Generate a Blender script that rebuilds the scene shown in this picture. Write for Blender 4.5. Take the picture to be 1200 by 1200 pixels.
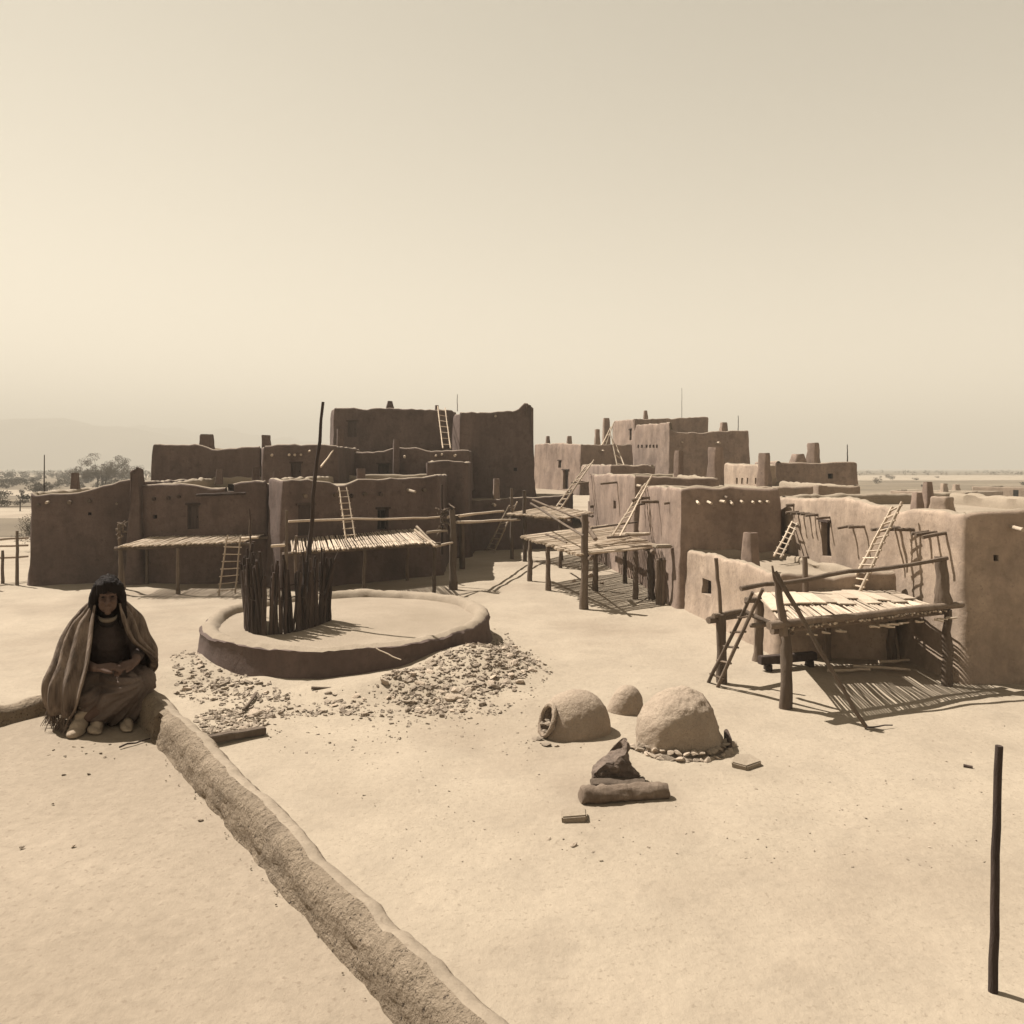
import bpy, bmesh, math, random
from mathutils import Vector, Matrix, noise
R = math.radians
rnd = random.Random(7)
for o in list(bpy.data.objects): bpy.data.objects.remove(o)
scene = bpy.context.scene
C = scene.collection

# ------------------------------------------------------------------ camera, sky, sun, exposure
CAMZ, F, HY = 5.5, 900.0, 548.0
cd = bpy.data.cameras.new('camera'); cam = bpy.data.objects.new('camera', cd); C.objects.link(cam)
cam.location = (0, 0, CAMZ); cam.rotation_euler = (R(90), 0, 0)
cd.sensor_width = 36; cd.lens = 27; cd.shift_y = -(600 - HY) / 1200; cd.clip_start = .05; cd.clip_end = 20000
scene.camera = cam
SUN_AZ = Vector((-.85, .53, 0)).normalized(); SUN_EL = R(56)
TO_SUN = Vector((SUN_AZ.x * math.cos(SUN_EL), SUN_AZ.y * math.cos(SUN_EL), math.sin(SUN_EL)))
w = bpy.data.worlds.new('World'); scene.world = w; w.use_nodes = True
nt = w.node_tree; nt.nodes.clear()
sky = nt.nodes.new('ShaderNodeTexSky'); sky.sky_type = 'NISHITA'; sky.sun_disc = False
sky.sun_elevation = SUN_EL; sky.sun_rotation = math.atan2(SUN_AZ.x, SUN_AZ.y)
sky.altitude = 2000; sky.air_density = 1.6; sky.dust_density = .5; sky.ozone_density = 1.0
bw = nt.nodes.new('ShaderNodeRGBToBW'); tint = nt.nodes.new('ShaderNodeMix'); tint.data_type = 'RGBA'; tint.blend_type = 'MULTIPLY'
tint.inputs[0].default_value = 1; tint.inputs[7].default_value = (1.0, .90, .725, 1)
bg = nt.nodes.new('ShaderNodeBackground'); bg.inputs['Strength'].default_value = .078
wo = nt.nodes.new('ShaderNodeOutputWorld')
nt.links.new(sky.outputs[0], bw.inputs[0]); nt.links.new(bw.outputs[0], tint.inputs[6])
nt.links.new(tint.outputs[2], bg.inputs[0]); nt.links.new(bg.outputs[0], wo.inputs[0])
sl = bpy.data.lights.new('sun', 'SUN'); sl.energy = 5.0; sl.angle = R(.5); sl.color = (1, .948, .865)
so = bpy.data.objects.new('sun', sl); C.objects.link(so)
so.rotation_euler = (-TO_SUN).to_track_quat('-Z', 'Y').to_euler()
scene.view_settings.view_transform = 'Standard'; scene.view_settings.look = 'None'
scene.view_settings.exposure = 1.4; scene.view_settings.gamma = 1
try:
    scene.cycles.volume_bounces = 0
except Exception: pass

# ------------------------------------------------------------------ helpers
def gp(px, py, z=0.0):
    D = (CAMZ - z) * F / (py - HY); return Vector(((px - 600) * D / F, D, z))
def at(px, py, D):
    return Vector(((px - 600) * D / F, D, CAMZ - (py - HY) * D / F))
def wallpt(a, b, px, py):
    u = (px - 600) / F; dx, dy = b[0] - a[0], b[1] - a[1]
    D = (a[0] * dy - a[1] * dx) / (u * dy - dx)
    return Vector((u * D, D, CAMZ - (py - HY) * D / F))
def nz(p, s=1.0): return noise.noise(Vector(p) * s)

def mat(name, c1, c2, scale=1.2, bump=.25, bscale=14, rough=.95, fleck=None, stretch=None, obj=False, rand=0.0, c3=None, streak=0.0, k=None, patch=0.0, grain=.35):
    k = K if k is None else k; c1, c2, c3, fleck = [None if c is None else tuple(v * k * g for v, g in zip(c, (1, 1.0, 1.07))) for c in (c1, c2, c3, fleck)]
    m = bpy.data.materials.new(name); m.use_nodes = True; t = m.node_tree; N = t.nodes; L = t.links
    b = N['Principled BSDF']; b.inputs['Roughness'].default_value = rough
    b.inputs['Specular IOR Level'].default_value = .15
    if obj: src = N.new('ShaderNodeTexCoord').outputs['Object']
    else: src = N.new('ShaderNodeNewGeometry').outputs['Position']
    if stretch:
        mp = N.new('ShaderNodeMapping'); mp.inputs['Scale'].default_value = stretch; L.new(src, mp.inputs[0]); src = mp.outputs[0]
    def tex(sc, det=6, ro=.6):
        n = N.new('ShaderNodeTexNoise'); n.inputs['Scale'].default_value = sc; n.inputs['Detail'].default_value = det
        n.inputs['Roughness'].default_value = ro; L.new(src, n.inputs['Vector']); return n.outputs['Fac']
    def ramp(f, a, bb):
        r = N.new('ShaderNodeMapRange'); r.inputs[1].default_value = a; r.inputs[2].default_value = bb; L.new(f, r.inputs[0]); return r.outputs[0]
    def mix(f, a, bb, mode='MIX'):
        x = N.new('ShaderNodeMix'); x.data_type = 'RGBA'; x.blend_type = mode
        if hasattr(f, 'links') or hasattr(f, 'is_linked'): L.new(f, x.inputs[0])
        else: x.inputs[0].default_value = f
        for k, v in ((6, a), (7, bb)):
            if isinstance(v, tuple): x.inputs[k].default_value = (*v, 1)
            else: L.new(v, x.inputs[k])
        return x.outputs[2]
    col = mix(ramp(tex(scale), .34, .66), c1, c2)
    if c3: col = mix(ramp(tex(scale * .31, 4), .5, .68), col, c3)
    if streak:
        mp = N.new('ShaderNodeMapping'); mp.inputs['Scale'].default_value = (2.0, 2.0, .5); L.new(src, mp.inputs[0]); sn = N.new('ShaderNodeTexNoise'); sn.inputs['Scale'].default_value = .55; sn.inputs['Detail'].default_value = 5; sn.inputs['Roughness'].default_value = .7; L.new(mp.outputs[0], sn.inputs['Vector'])
        col = mix(streak, col, mix(ramp(sn.outputs['Fac'], .32, .62), (.55, .53, .52), (1.18, 1.17, 1.15)), 'MULTIPLY')
    if patch:
        col = mix(patch, col, mix(ramp(tex(.9, 8, .62), .50, .58), (1.08, 1.07, 1.06), (.74, .73, .73)), 'MULTIPLY')
        col = mix(patch * .8, col, mix(ramp(tex(3.6, 5, .7), .60, .68), (1, 1, 1), (.60, .58, .57)), 'MULTIPLY')
    fine = tex(bscale * 2.3, 8, .7)
    col = mix(grain, col, mix(ramp(fine, .3, .7), (.62, .6, .58), (1.25, 1.25, 1.25)), 'MULTIPLY')
    if fleck:
        col = mix(ramp(tex(bscale * 5, 3), .60, .66), col, fleck)
    if rand:
        oi = N.new('ShaderNodeObjectInfo'); hv = N.new('ShaderNodeHueSaturation'); L.new(col, hv.inputs['Color'])
        mr = N.new('ShaderNodeMapRange'); mr.inputs[3].default_value = 1 - rand; mr.inputs[4].default_value = 1 + rand
        L.new(oi.outputs['Random'], mr.inputs[0]); L.new(mr.outputs[0], hv.inputs['Value']); col = hv.outputs[0]
    L.new(col, b.inputs['Base Color'])
    bp = N.new('ShaderNodeBump'); bp.inputs['Strength'].default_value = bump; bp.inputs['Distance'].default_value = .05
    a = N.new('ShaderNodeMath'); a.operation = 'ADD'; L.new(tex(bscale, 6, .65), a.inputs[0])
    mm = N.new('ShaderNodeMath'); mm.operation = 'MULTIPLY'; mm.inputs[1].default_value = .5; L.new(fine, mm.inputs[0])
    L.new(mm.outputs[0], a.inputs[1]); L.new(a.outputs[0], bp.inputs['Height']); L.new(bp.outputs[0], b.inputs['Normal'])
    return m

K = .46            # overall albedo of the dusty earth and wood
M = {}
M['ground'] = mat('packed_earth', (.43, .352, .247), (.495, .408, .288), .35, .6, 3.2, c3=(.345, .272, .188), fleck=(.37, .297, .205), k=.57, grain=.22, patch=.16)
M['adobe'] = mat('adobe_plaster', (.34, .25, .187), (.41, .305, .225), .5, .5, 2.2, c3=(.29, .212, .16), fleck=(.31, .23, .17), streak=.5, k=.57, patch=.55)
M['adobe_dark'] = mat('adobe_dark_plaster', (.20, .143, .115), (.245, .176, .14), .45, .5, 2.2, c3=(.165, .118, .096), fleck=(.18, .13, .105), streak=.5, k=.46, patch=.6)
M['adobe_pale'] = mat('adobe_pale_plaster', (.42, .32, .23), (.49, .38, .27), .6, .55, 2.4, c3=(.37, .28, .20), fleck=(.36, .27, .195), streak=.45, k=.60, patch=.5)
M['roof_mud_lit_rim'] = mat('roof_mud_lit_rim', (.43, .345, .24), (.50, .405, .285), .9, .3, 8, c3=(.40, .32, .22), fleck=(.37, .29, .2), k=.50)  # roof mud; on parapet tops and kiva rim it paints in sunlight
M['parapet_mud'] = mat('parapet_mud', (.43, .335, .225), (.52, .41, .28), 3.5, 1.0, 15, fleck=(.13, .095, .066), k=.48, patch=.55)
M['oven'] = mat('oven_clay', (.43, .335, .235), (.51, .405, .285), 1.6, .8, 9, c3=(.37, .285, .20), fleck=(.30, .225, .165), k=.58)
M['wood'] = mat('weathered_wood', (.20, .145, .10), (.31, .235, .165), 3, .6, 9, obj=True, stretch=(1, 1, .25), rand=.3)
M['wood_dark'] = mat('dark_wood', (.085, .06, .047), (.14, .10, .075), 3, .6, 9, obj=True, stretch=(1, 1, .25), rand=.3)
M['wood_pale'] = mat('bleached_wood', (.50, .40, .28), (.62, .50, .36), 3, .5, 9, obj=True, rand=.25, k=.66)
M['stone'] = mat('rubble_stone', (.38, .30, .215), (.52, .42, .30), 5, .6, 16, obj=True, rand=.35, k=.74)
M['pale_stone'] = mat('pale_stone', (.50, .40, .275), (.58, .47, .33), 4, .5, 14, obj=True, k=.42)
M['void'] = mat('void_dark', (.02, .014, .011), (.03, .021, .017), 3, .3, 10, k=.6)  # near-black paints the unlit inside of windows and holes; plain dark elsewhere
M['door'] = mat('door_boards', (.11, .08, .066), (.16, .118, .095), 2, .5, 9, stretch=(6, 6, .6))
M['leaf'] = mat('dusty_leaves', (.10, .078, .05), (.16, .125, .08), 1.5, .2, 8, obj=True, rand=.3)
M['field'] = mat('field_scrub', (.20, .155, .10), (.30, .235, .15), .06, .3, 1.2, c3=(.38, .30, .195))
M['hill'] = mat('hill_earth', (.24, .185, .125), (.32, .25, .17), .004, .3, .05)

def world_of(o):
    v = Vector((0, 0, 0))
    while o: v += o.location; o = o.parent
    return v
def obj(name, bm, m, parent=None, smooth=True, ang=40, label=None):
    me = bpy.data.meshes.new(name)
    if parent is not None: bmesh.ops.translate(bm, verts=bm.verts, vec=-world_of(parent))
    bmesh.ops.recalc_face_normals(bm, faces=bm.faces)
    bm.to_mesh(me); bm.free()
    for mm in (m if isinstance(m, (list, tuple)) else [m]): me.materials.append(mm)
    if smooth:
        me.shade_smooth(); me.set_sharp_from_angle(angle=R(ang))
    o = bpy.data.objects.new(name, me); C.objects.link(o)
    if parent is not None: o.parent = parent
    if label: o['label'] = label
    return o
def centre(o):
    """moves a top-level mesh's origin to the middle of its base"""
    vs = [v.co for v in o.data.vertices]
    c = Vector((sum(v.x for v in vs) / len(vs), sum(v.y for v in vs) / len(vs), min(v.z for v in vs)))
    o.data.transform(Matrix.Translation(-c)); o.location = o.location + c
def thing(name, label, cat, loc=(0, 0, 0), group=None):
    o = bpy.data.objects.new(name, None); C.objects.link(o); o.empty_display_size = .2
    o.location = loc; o['label'] = label; o['category'] = cat
    if group: o['group'] = group
    return o
def tag(o, label, cat, group=None):
    centre(o)
    o['label'] = label; o['category'] = cat
    if group: o['group'] = group
    return o
def struct(o, kind='structure'): o['kind'] = kind; return o

def add_tube(bm, pts, radii, n=8, lump=0.0, seed=0.0):
    pts = [Vector(p) for p in pts]; rings = []
    up = Vector((0, 0, 1)) if abs((pts[-1] - pts[0]).normalized().z) < .9 else Vector((1, 0, 0))
    for i, p in enumerate(pts):
        d = (pts[min(i + 1, len(pts) - 1)] - pts[max(i - 1, 0)]).normalized()
        a = d.cross(up).normalized(); b = d.cross(a).normalized(); r = radii[i] if hasattr(radii, '__len__') else radii
        rg = []
        for k in range(n):
            t = 2 * math.pi * k / n; rr = r
            if lump: rr *= 1 + lump * noise.noise(Vector((math.cos(t) * 1.5, math.sin(t) * 1.5, i * .8 + seed)))
            rg.append(bm.verts.new(p + a * (math.cos(t) * rr) + b * (math.sin(t) * rr)))
        rings.append(rg)
    for i in range(len(rings) - 1):
        for k in range(n): bm.faces.new((rings[i][k], rings[i][(k + 1) % n], rings[i + 1][(k + 1) % n], rings[i + 1][k]))
    bm.faces.new(rings[0][::-1]); bm.faces.new(rings[-1])
def crooked(a, b, wob, seg, rg):
    a = Vector(a); b = Vector(b); L = (b - a).length; pts = []; o = Vector((0, 0, 0))
    for i in range(seg + 1):
        t = i / seg
        if 0 < i < seg: o = o * .5 + Vector((rg.uniform(-1, 1), rg.uniform(-1, 1), rg.uniform(-1, 1))) * wob
        else: o = Vector((0, 0, 0))
        pts.append(a.lerp(b, t) + o)
    return pts
def pole(name, a, b, r0, r1, m, parent=None, wob=.02, seg=6, n=8, lump=.25, label=None, extra=None):
    bm = bmesh.new(); rg = rnd
    add_tube(bm, crooked(a, b, wob, seg, rg), [r0 + (r1 - r0) * i / seg for i in range(seg + 1)], n, lump, rg.random() * 50)
    if extra:
        for (p, q, r) in extra: add_tube(bm, crooked(p, q, .01, 3, rg), [r, r * .9, r * .8, r * .6], 6, lump, rg.random() * 9)
    return obj(name, bm, m, parent, ang=55, label=label)
def add_box(bm, c, s, rz=0, rx=0, ry=0, bev=0.0):
    mt = Matrix.Translation(Vector(c)) @ Matrix.Rotation(rz, 4, 'Z') @ Matrix.Rotation(ry, 4, 'Y') @ Matrix.Rotation(rx, 4, 'X') @ Matrix.Diagonal((*s, 1))
    g = bmesh.ops.create_cube(bm, size=1, matrix=mt)
    if bev:
        es = list({e for v in g['verts'] for e in v.link_edges}); bmesh.ops.bevel(bm, geom=es, offset=bev, segments=2, affect='EDGES', clamp_overlap=True)

# ---- adobe houses: plan polygon (counter-clockwise), rounded parapet with its own outline, sunken roof
def perimeter(poly, step, rc):
    n = len(poly); out = []
    P = [Vector((p[0], p[1])) for p in poly]
    for i in range(n):
        a, b, c = P[i], P[(i + 1) % n], P[(i + 2) % n]
        L = (b - a).length; r1 = min(rc, L * .4); L2 = (c - b).length; r2 = min(rc, L2 * .4)
        d = (b - a) / L; nn = Vector((d.y, -d.x)); d2 = (c - b) / L2; n2 = Vector((d2.y, -d2.x))
        k = max(2, int((L - r1 * 2) / step))
        for j in range(k + 1):
            s = r1 + (L - 2 * r1) * j / k; out.append((a + d * s, nn.copy(), i, s / L))
        p0, p2 = b - d * r1, b + d2 * r2
        for j in (1, 2, 3):
            t = j / 4; q = p0 * (1 - t) ** 2 + b * 2 * t * (1 - t) + p2 * t * t
            out.append((q, (nn * (1 - t) + n2 * t).normalized(), i if t <= .5 else (i + 1) % n, 1.0 if t <= .5 else 0.0))
    return out
def lerp_list(pts, t):
    if t <= pts[0][0]: return pts[0][1]
    for (t0, v0), (t1, v1) in zip(pts, pts[1:]):
        if t <= t1: return v0 + (v1 - v0) * (t - t0) / max(1e-6, t1 - t0)
    return pts[-1][1]
def adobe_bm(poly, tops, roof, z0=0.0, prof={}, step=.35, rc=.3, th=.34, top_r=.14, batter=.02, flare=.12, amp=.085, zstep=.45, fine=0.0, zb=None):
    n = len(poly); tl = {}
    for i in range(n):
        a, b = poly[i], poly[(i + 1) % n]
        if i in prof:
            L2 = (b[0] - a[0]) ** 2 + (b[1] - a[1]) ** 2; lst = []
            for (px, py) in prof[i]:
                q = wallpt(a, b, px, py); lst.append((((q.x - a[0]) * (b[0] - a[0]) + (q.y - a[1]) * (b[1] - a[1])) / L2, q.z))
            tl[i] = sorted(lst)
        else: tl[i] = [(0, tops[i]), (1, tops[(i + 1) % n])]
    smp = perimeter(poly, step, rc); bm = bmesh.new(); rings = []
    zt = [lerp_list(tl[e], t) for (_, _, e, t) in smp]
    zs = []
    for k in range(len(smp)):
        zs.append((zt[k - 1] + 2 * zt[k] + zt[(k + 1) % len(smp)]) / 4 + amp * .9 * noise.noise(Vector((smp[k][0].x * .9, smp[k][0].y * .9, 3.1))) + amp * .7 * noise.noise(Vector((smp[k][0].x * 2.6, smp[k][0].y * 2.6, 7.7))) + amp * .5 * noise.noise(Vector((smp[k][0].x * 6, smp[k][0].y * 6, 2.7))))
    H = max(zs) - z0; nr = max(3, int(H / zstep)); spec = []
    base = z0 - .3 if zb is None else zb
    for i in range(nr + 1): spec.append(('w', i / nr))
    for a in (range(12, 170, 12) if fine else (25, 50, 75, 100, 130, 160)): spec.append(('t', a))
    spec += [('r', .14 * i) for i in range(1, 7)] + [('r', 1.0)] if fine else [('r', .5), ('r', 1.0)]
    for kind, v in spec:
        rg = []
        for k, (p, nn, e, t) in enumerate(smp):
            zc = zs[k] - top_r
            if kind == 'w': z = base + (zc - base) * v; ins = batter * (z - z0) - flare * max(0, 1 - (z - z0) / 1.2) ** 2 * (1 if z0 < .5 else .4)
            elif kind == 't':
                ins = batter * (zc - z0) + th * .5 * (1 - math.cos(R(v))); z = zc + top_r * math.sin(R(v))
            else: ins = batter * (zc - z0) + th * (1.0 + .12 * v); z = zc + (roof - zc) * v
            q = Vector((p.x, p.y, z)); dsp = amp * noise.noise(q * .7) + amp * .5 * noise.noise(q * 2.3) + amp * .3 * noise.noise(q * 5.5)
            if fine: dsp += fine * noise.noise(q * 9) + fine * .6 * noise.noise(q * 23)
            if kind == 'r': dsp = -(fine * noise.noise(q * 9) + fine * .8 * noise.noise(q * 23) + fine * .5 * noise.noise(q * 47)) if fine else 0
            if fine and kind == 't': z += fine * noise.noise(q * 11 + Vector((9, 0, 0)))
            rg.append(bm.verts.new((p.x - nn.x * (ins - dsp), p.y - nn.y * (ins - dsp), z)))
        rings.append(rg)
    N = len(smp)
    for i in range(len(rings) - 1):
        lit_top = 1 if (spec[i + 1][0] == 'r' and not fine) or (spec[i + 1][0] == 't' and spec[i + 1][1] > 50 and (not fine or spec[i + 1][1] < 100)) else 0  # upper parapet rings coloured paler than the wall to carry the sunlit edge
        for k in range(N): bm.faces.new((rings[i][k], rings[i][(k + 1) % N], rings[i + 1][(k + 1) % N], rings[i + 1][k])).material_index = lit_top
    bm.faces.new(rings[0][::-1])
    last = rings[-1]; cx = sum(v.co.x for v in last) / N; cy = sum(v.co.y for v in last) / N; prev = last
    for s in (.82, .6, .36, .15):
        rg = [bm.verts.new((cx + (v.co.x - cx) * s, cy + (v.co.y - cy) * s, roof + .03 * noise.noise(Vector((v.co.x * s, v.co.y * s, 1.5))) * (1 if s < .8 else .4))) for v in last]
        for k in range(N): bm.faces.new((prev[k], prev[(k + 1) % N], rg[(k + 1) % N], rg[k])).material_index = 1
        prev = rg
    cv = bm.verts.new((cx, cy, roof))
    for k in range(N): bm.faces.new((prev[k], prev[(k + 1) % N], cv)).material_index = 1
    return bm

def house(name, label, poly, tops, roof, z0=0.0, prof={}, m='adobe', doors=(), windows=(), holes=(), beams=(), raws=(), cat='house', group=None, **kw):
    cx = sum(p[0] for p in poly) / len(poly); cy = sum(p[1] for p in poly) / len(poly)
    root = thing(name, label, cat, (cx, cy, z0), group)
    wall = obj('wall', adobe_bm(poly, tops, roof, z0, prof, **kw), [M[m], M['roof_mud_lit_rim']], root, ang=50)
    def frame(e):
        a, b = Vector(poly[e]), Vector(poly[(e + 1) % len(poly)]); d = (b - a).normalized(); return a, b, d, Vector((d.y, -d.x))
    cuts = []
    for (c_, s_, r_) in raws: cuts.append(('raw', Vector(c_), s_, 0, 0, r_, None, None))
    for kind, lst in (('door', doors), ('window', windows), ('hole', holes)):
        for (e, x0, y0, x1, y1, *dd) in lst:
            a, b, d, nn = frame(e); p = wallpt(a, b, x0, y1); q = wallpt(a, b, x1, y0); ins = kw.get('batter', .02) * ((p.z + q.z) / 2 - z0)
            c = (p + q) / 2 - Vector((nn.x, nn.y, 0)) * ins; wd = (q - p).xy.length; ht = abs(q.z - p.z); dep = dd[0] if dd else .28
            cuts.append((kind, c, wd, ht, dep, math.atan2(d.y, d.x), nn, d))
    if cuts:
        bm = bmesh.new()
        for (k, c, wd, ht, dep, rz, nn, d) in cuts:
            if k == 'raw': add_box(bm, c, wd, rz, bev=.02)
            else: add_box(bm, c + Vector((nn.x, nn.y, 0)) * (.5 - dep) , (wd, 1.0, ht), rz)
        cm = bpy.data.meshes.new('c'); bm.to_mesh(cm); bm.free(); co = bpy.data.objects.new('c', cm); C.objects.link(co)
        co.location = -Vector(root.location); co.location += world_of(root)
        md = wall.modifiers.new('b', 'BOOLEAN'); md.operation = 'DIFFERENCE'; md.solver = 'EXACT'; md.object = co
        bpy.context.view_layer.update()
        dg = bpy.context.evaluated_depsgraph_get(); nm = bpy.data.meshes.new_from_object(wall.evaluated_get(dg))
        if len(nm.polygons) > 50:
            old = wall.data; wall.modifiers.clear(); wall.data = nm; nm.name = 'wall'; nm.shade_smooth(); nm.set_sharp_from_angle(angle=R(42))
        else: wall.modifiers.clear()
        bpy.data.objects.remove(co)
        for (k, c, wd, ht, dep, rz, nn, d) in cuts:
            if k == 'raw': continue
            n3 = Vector((nn.x, nn.y, 0)); d3 = Vector((d.x, d.y, 0)); bk = c - n3 * (dep - .05)
            if k == 'hole':
                bm = bmesh.new(); add_box(bm, c - n3 * (dep - .02), (wd * .98, .03, ht * .98), rz); obj('hole', bm, M['void'], root, smooth=False); continue  # near-black panel painting the shade at the back of the hole
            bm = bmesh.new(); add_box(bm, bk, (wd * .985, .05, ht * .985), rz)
            pn = obj(k, bm, M['door'] if k == 'door' else M['void'], root, smooth=False)  # window backs are near-black, painted as the unlit room behind
            bm = bmesh.new(); t = min(.07, wd * .12)
            for s in (-1, 1): add_box(bm, bk + n3 * .05 + d3 * s * (wd / 2 - t / 2 - .004), (t, .06, ht * .97), rz)
            add_box(bm, bk + n3 * .052 + Vector((0, 0, ht / 2 - t / 2 - .006)), (wd * .96 - 2 * t, .06, t), rz)
            if k == 'window': add_box(bm, bk + n3 * .045, (t * .6, .04, ht * .95 - 2 * t), rz)
            obj('frame', bm, M['door'], pn, smooth=False)
            if ht > .6:
                bm = bmesh.new(); add_box(bm, c + n3 * .0 + Vector((0, 0, ht / 2 + .05)), (wd * 1.3, .16, .10), rz, bev=.015); obj('lintel', bm, M['wood_dark'], root, smooth=False)
            if k == 'door':
                bm = bmesh.new(); add_box(bm, bk + n3 * .04 + d3 * (wd * .3), (.05, .03, .10), rz); obj('handle', bm, M['void'], pn, smooth=False)
    for (e, px, py, L, r, *mm) in beams:
        a, b, d, nn = frame(e); p = wallpt(a, b, px, py); n3 = Vector((nn.x, nn.y, 0)); p -= n3 * kw.get('batter', .02) * (p.z - z0)
        dr = (n3 + Vector((0, 0, rnd.uniform(-.16, .04))) + Vector((d.x, d.y, 0)) * rnd.uniform(-.12, .12)).normalized()
        pole('beam', p - dr * .3, p + dr * L, r, r * .92, M[mm[0] if mm else 'wood'], root, wob=.008, seg=3)
    return root
def chimney(root, px, py0, py1, wpx, D, m='adobe', taper=.8, rot=.2, dpt=1.0, label=None, top=None):
    """clay chimney stack from pixel row py1 (foot) up to py0 (top) at distance D"""
    a = at(px, py1, D); b = at(px, py0, D); wd = wpx * D / F; h = b.z - a.z; bm = bmesh.new(); n = 24; rings = []
    prof = [(-.35, 1.12), (0, 1.06), (.3, .98), (.6, .92 * (1 + taper) / 2 + .04), (.9, taper + .03), (1.0, taper * .93), (1.0, taper * .6), (.86, taper * .52)]
    for j, (f, s) in enumerate(prof):
        rg = []
        for k in range(n):
            t = 2 * math.pi * k / n; ct, st = math.cos(t), math.sin(t)
            e = .34; x = math.copysign(abs(ct) ** e, ct) * wd / 2 * s; y = math.copysign(abs(st) ** e, st) * wd / 2 * s * dpt
            x, y = x * math.cos(rot) - y * math.sin(rot), x * math.sin(rot) + y * math.cos(rot)
            q = Vector((a.x + x, a.y + y, a.z + f * h)); q += Vector((nz(q, 2.1), nz(q + Vector((5, 1, 2)), 2.1), .5 * nz(q, 1.7))) * wd * .09
            rg.append(bm.verts.new(q))
        rings.append(rg)
    for i in range(len(rings) - 1):
        for k in range(n): bm.faces.new((rings[i][k], rings[i][(k + 1) % n], rings[i + 1][(k + 1) % n], rings[i + 1][k]))
    bm.faces.new(rings[0][::-1]); bm.faces.new(rings[-1])
    return obj('chimney', bm, M[m], root, ang=60, label=label)
# ------------------------------------------------------------------ ground, fields, hills, haze
KX, KY, KR = -5.1, 24.2, 4.38
def gh(x, y):
    d = math.hypot(x, y - 20); f = max(0.0, 1 - d / 90)
    h = f * (.05 * noise.noise(Vector((x * .3, y * .3, 0))) + .045 * noise.noise(Vector((x * .9, y * .9, 4))) + .022 * noise.noise(Vector((x * 1.9, y * 1.9, 8))))
    h += .60 * math.exp(-(((x + 1.0) / 1.7) ** 2 + ((y - 20.9) / 1.5) ** 2))       # spoil heap right of the kiva
    h += .34 * math.exp(-(((x + 3.0) / 1.4) ** 2 + ((y - 19.1) / .8) ** 2))
    h += .30 * math.exp(-(((x + 9.2) / 1.3) ** 2 + ((y - 20.6) / 1.4) ** 2))
    r = math.hypot(x - KX, y - KY)
    if KR - .5 < r < KR + 2 and y < KY + 1: h += (.06 + .07 * noise.noise(Vector((x * .9, y * .9, 21)))) * math.exp(-(max(0, r - KR) / .75) ** 2) * min(1, (KY + 1 - y) / 2.0)
    return h
def axis(lo, hi, st, far, g=1.28):
    xs = [lo + st * i for i in range(int((hi - lo) / st) + 1)]; a = []; d = st; v = lo
    while v > -far: d *= g; v -= d; a.append(v)
    b = []; d = st; v = xs[-1]
    while v < far: d *= g; v += d; b.append(v)
    return a[::-1] + xs + b
xs = axis(-24, 15, .26, 6000); ys = axis(2, 44, .26, 6000)
bm = bmesh.new(); gv = [[bm.verts.new((x, y, gh(x, y))) for x in xs] for y in ys]
for j in range(len(ys) - 1):
    for i in range(len(xs) - 1): bm.faces.new((gv[j][i], gv[j][i + 1], gv[j + 1][i + 1], gv[j + 1][i]))
struct(obj('ground', bm, M['ground'], ang=180))

def sheet(name, pts, z, m):
    bm = bmesh.new(); bm.faces.new([bm.verts.new((x, y, z)) for x, y in pts]); return struct(obj(name, bm, m, smooth=False))
def band(x0, y0, x1, y1, rag=8, n=26, seed=0):
    top = []; bot = []
    for i in range(n + 1):
        x = x0 + (x1 - x0) * i / n; top.append((x, y1 + rag * noise.noise(Vector((x * .03, 1 + seed, 2))))); bot.append((x, y0 + rag * noise.noise(Vector((x * .03, 5 + seed, 2)))))
    return bot + top[::-1]
sheet('field', band(-300, 104, -40, 150, 4), .03, M['field'])
sheet('field', band(-700, 190, -60, 420, 14, seed=3), .04, M['field'])
sheet('field', band(-4000, 560, 4500, 1500, 60, 60, seed=6), .06, M['field'])
sheet('field', band(70, 150, 600, 330, 14, seed=9), .035, M['field'])
sheet('field', band(-200, 62, -34, 84, 3, seed=12), .02, M['field'])

def ridge(name, x0, x1, y, prof, dep, seed):
    bm = bmesh.new(); nx, ny = 120, 14; g = []
    for j in range(ny + 1):
        v = j / ny; row = []
        for i in range(nx + 1):
            x = x0 + (x1 - x0) * i / nx; h = lerp_list(prof, x); s = math.sin(math.pi * min(1, v * 1.0)) ** .8
            q = Vector((x * .0035, v * 3, seed)); hh = h * s * (1 + .22 * noise.fractal(q * 2, 1, 2, 4)) + h * .10 * noise.noise(q * 6) * s
            row.append(bm.verts.new((x, y + dep * (v - .5), hh - 2)))
        g.append(row)
    for j in range(ny):
        for i in range(nx): bm.faces.new((g[j][i], g[j][i + 1], g[j + 1][i + 1], g[j + 1][i]))
    return struct(obj(name, bm, M['hill'], ang=180))
ridge('hills', -4200, -700, 3000, [(-4200, 190), (-2100, 195), (-1650, 180), (-1200, 110), (-900, 45), (-700, 4)], 1500, 2.0)
ridge('hills', -3600, 700, 4000, [(-3600, 150), (-2400, 200), (-1700, 205), (-1100, 150), (-300, 60), (400, 15), (700, 3)], 1600, 5.0)

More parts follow.
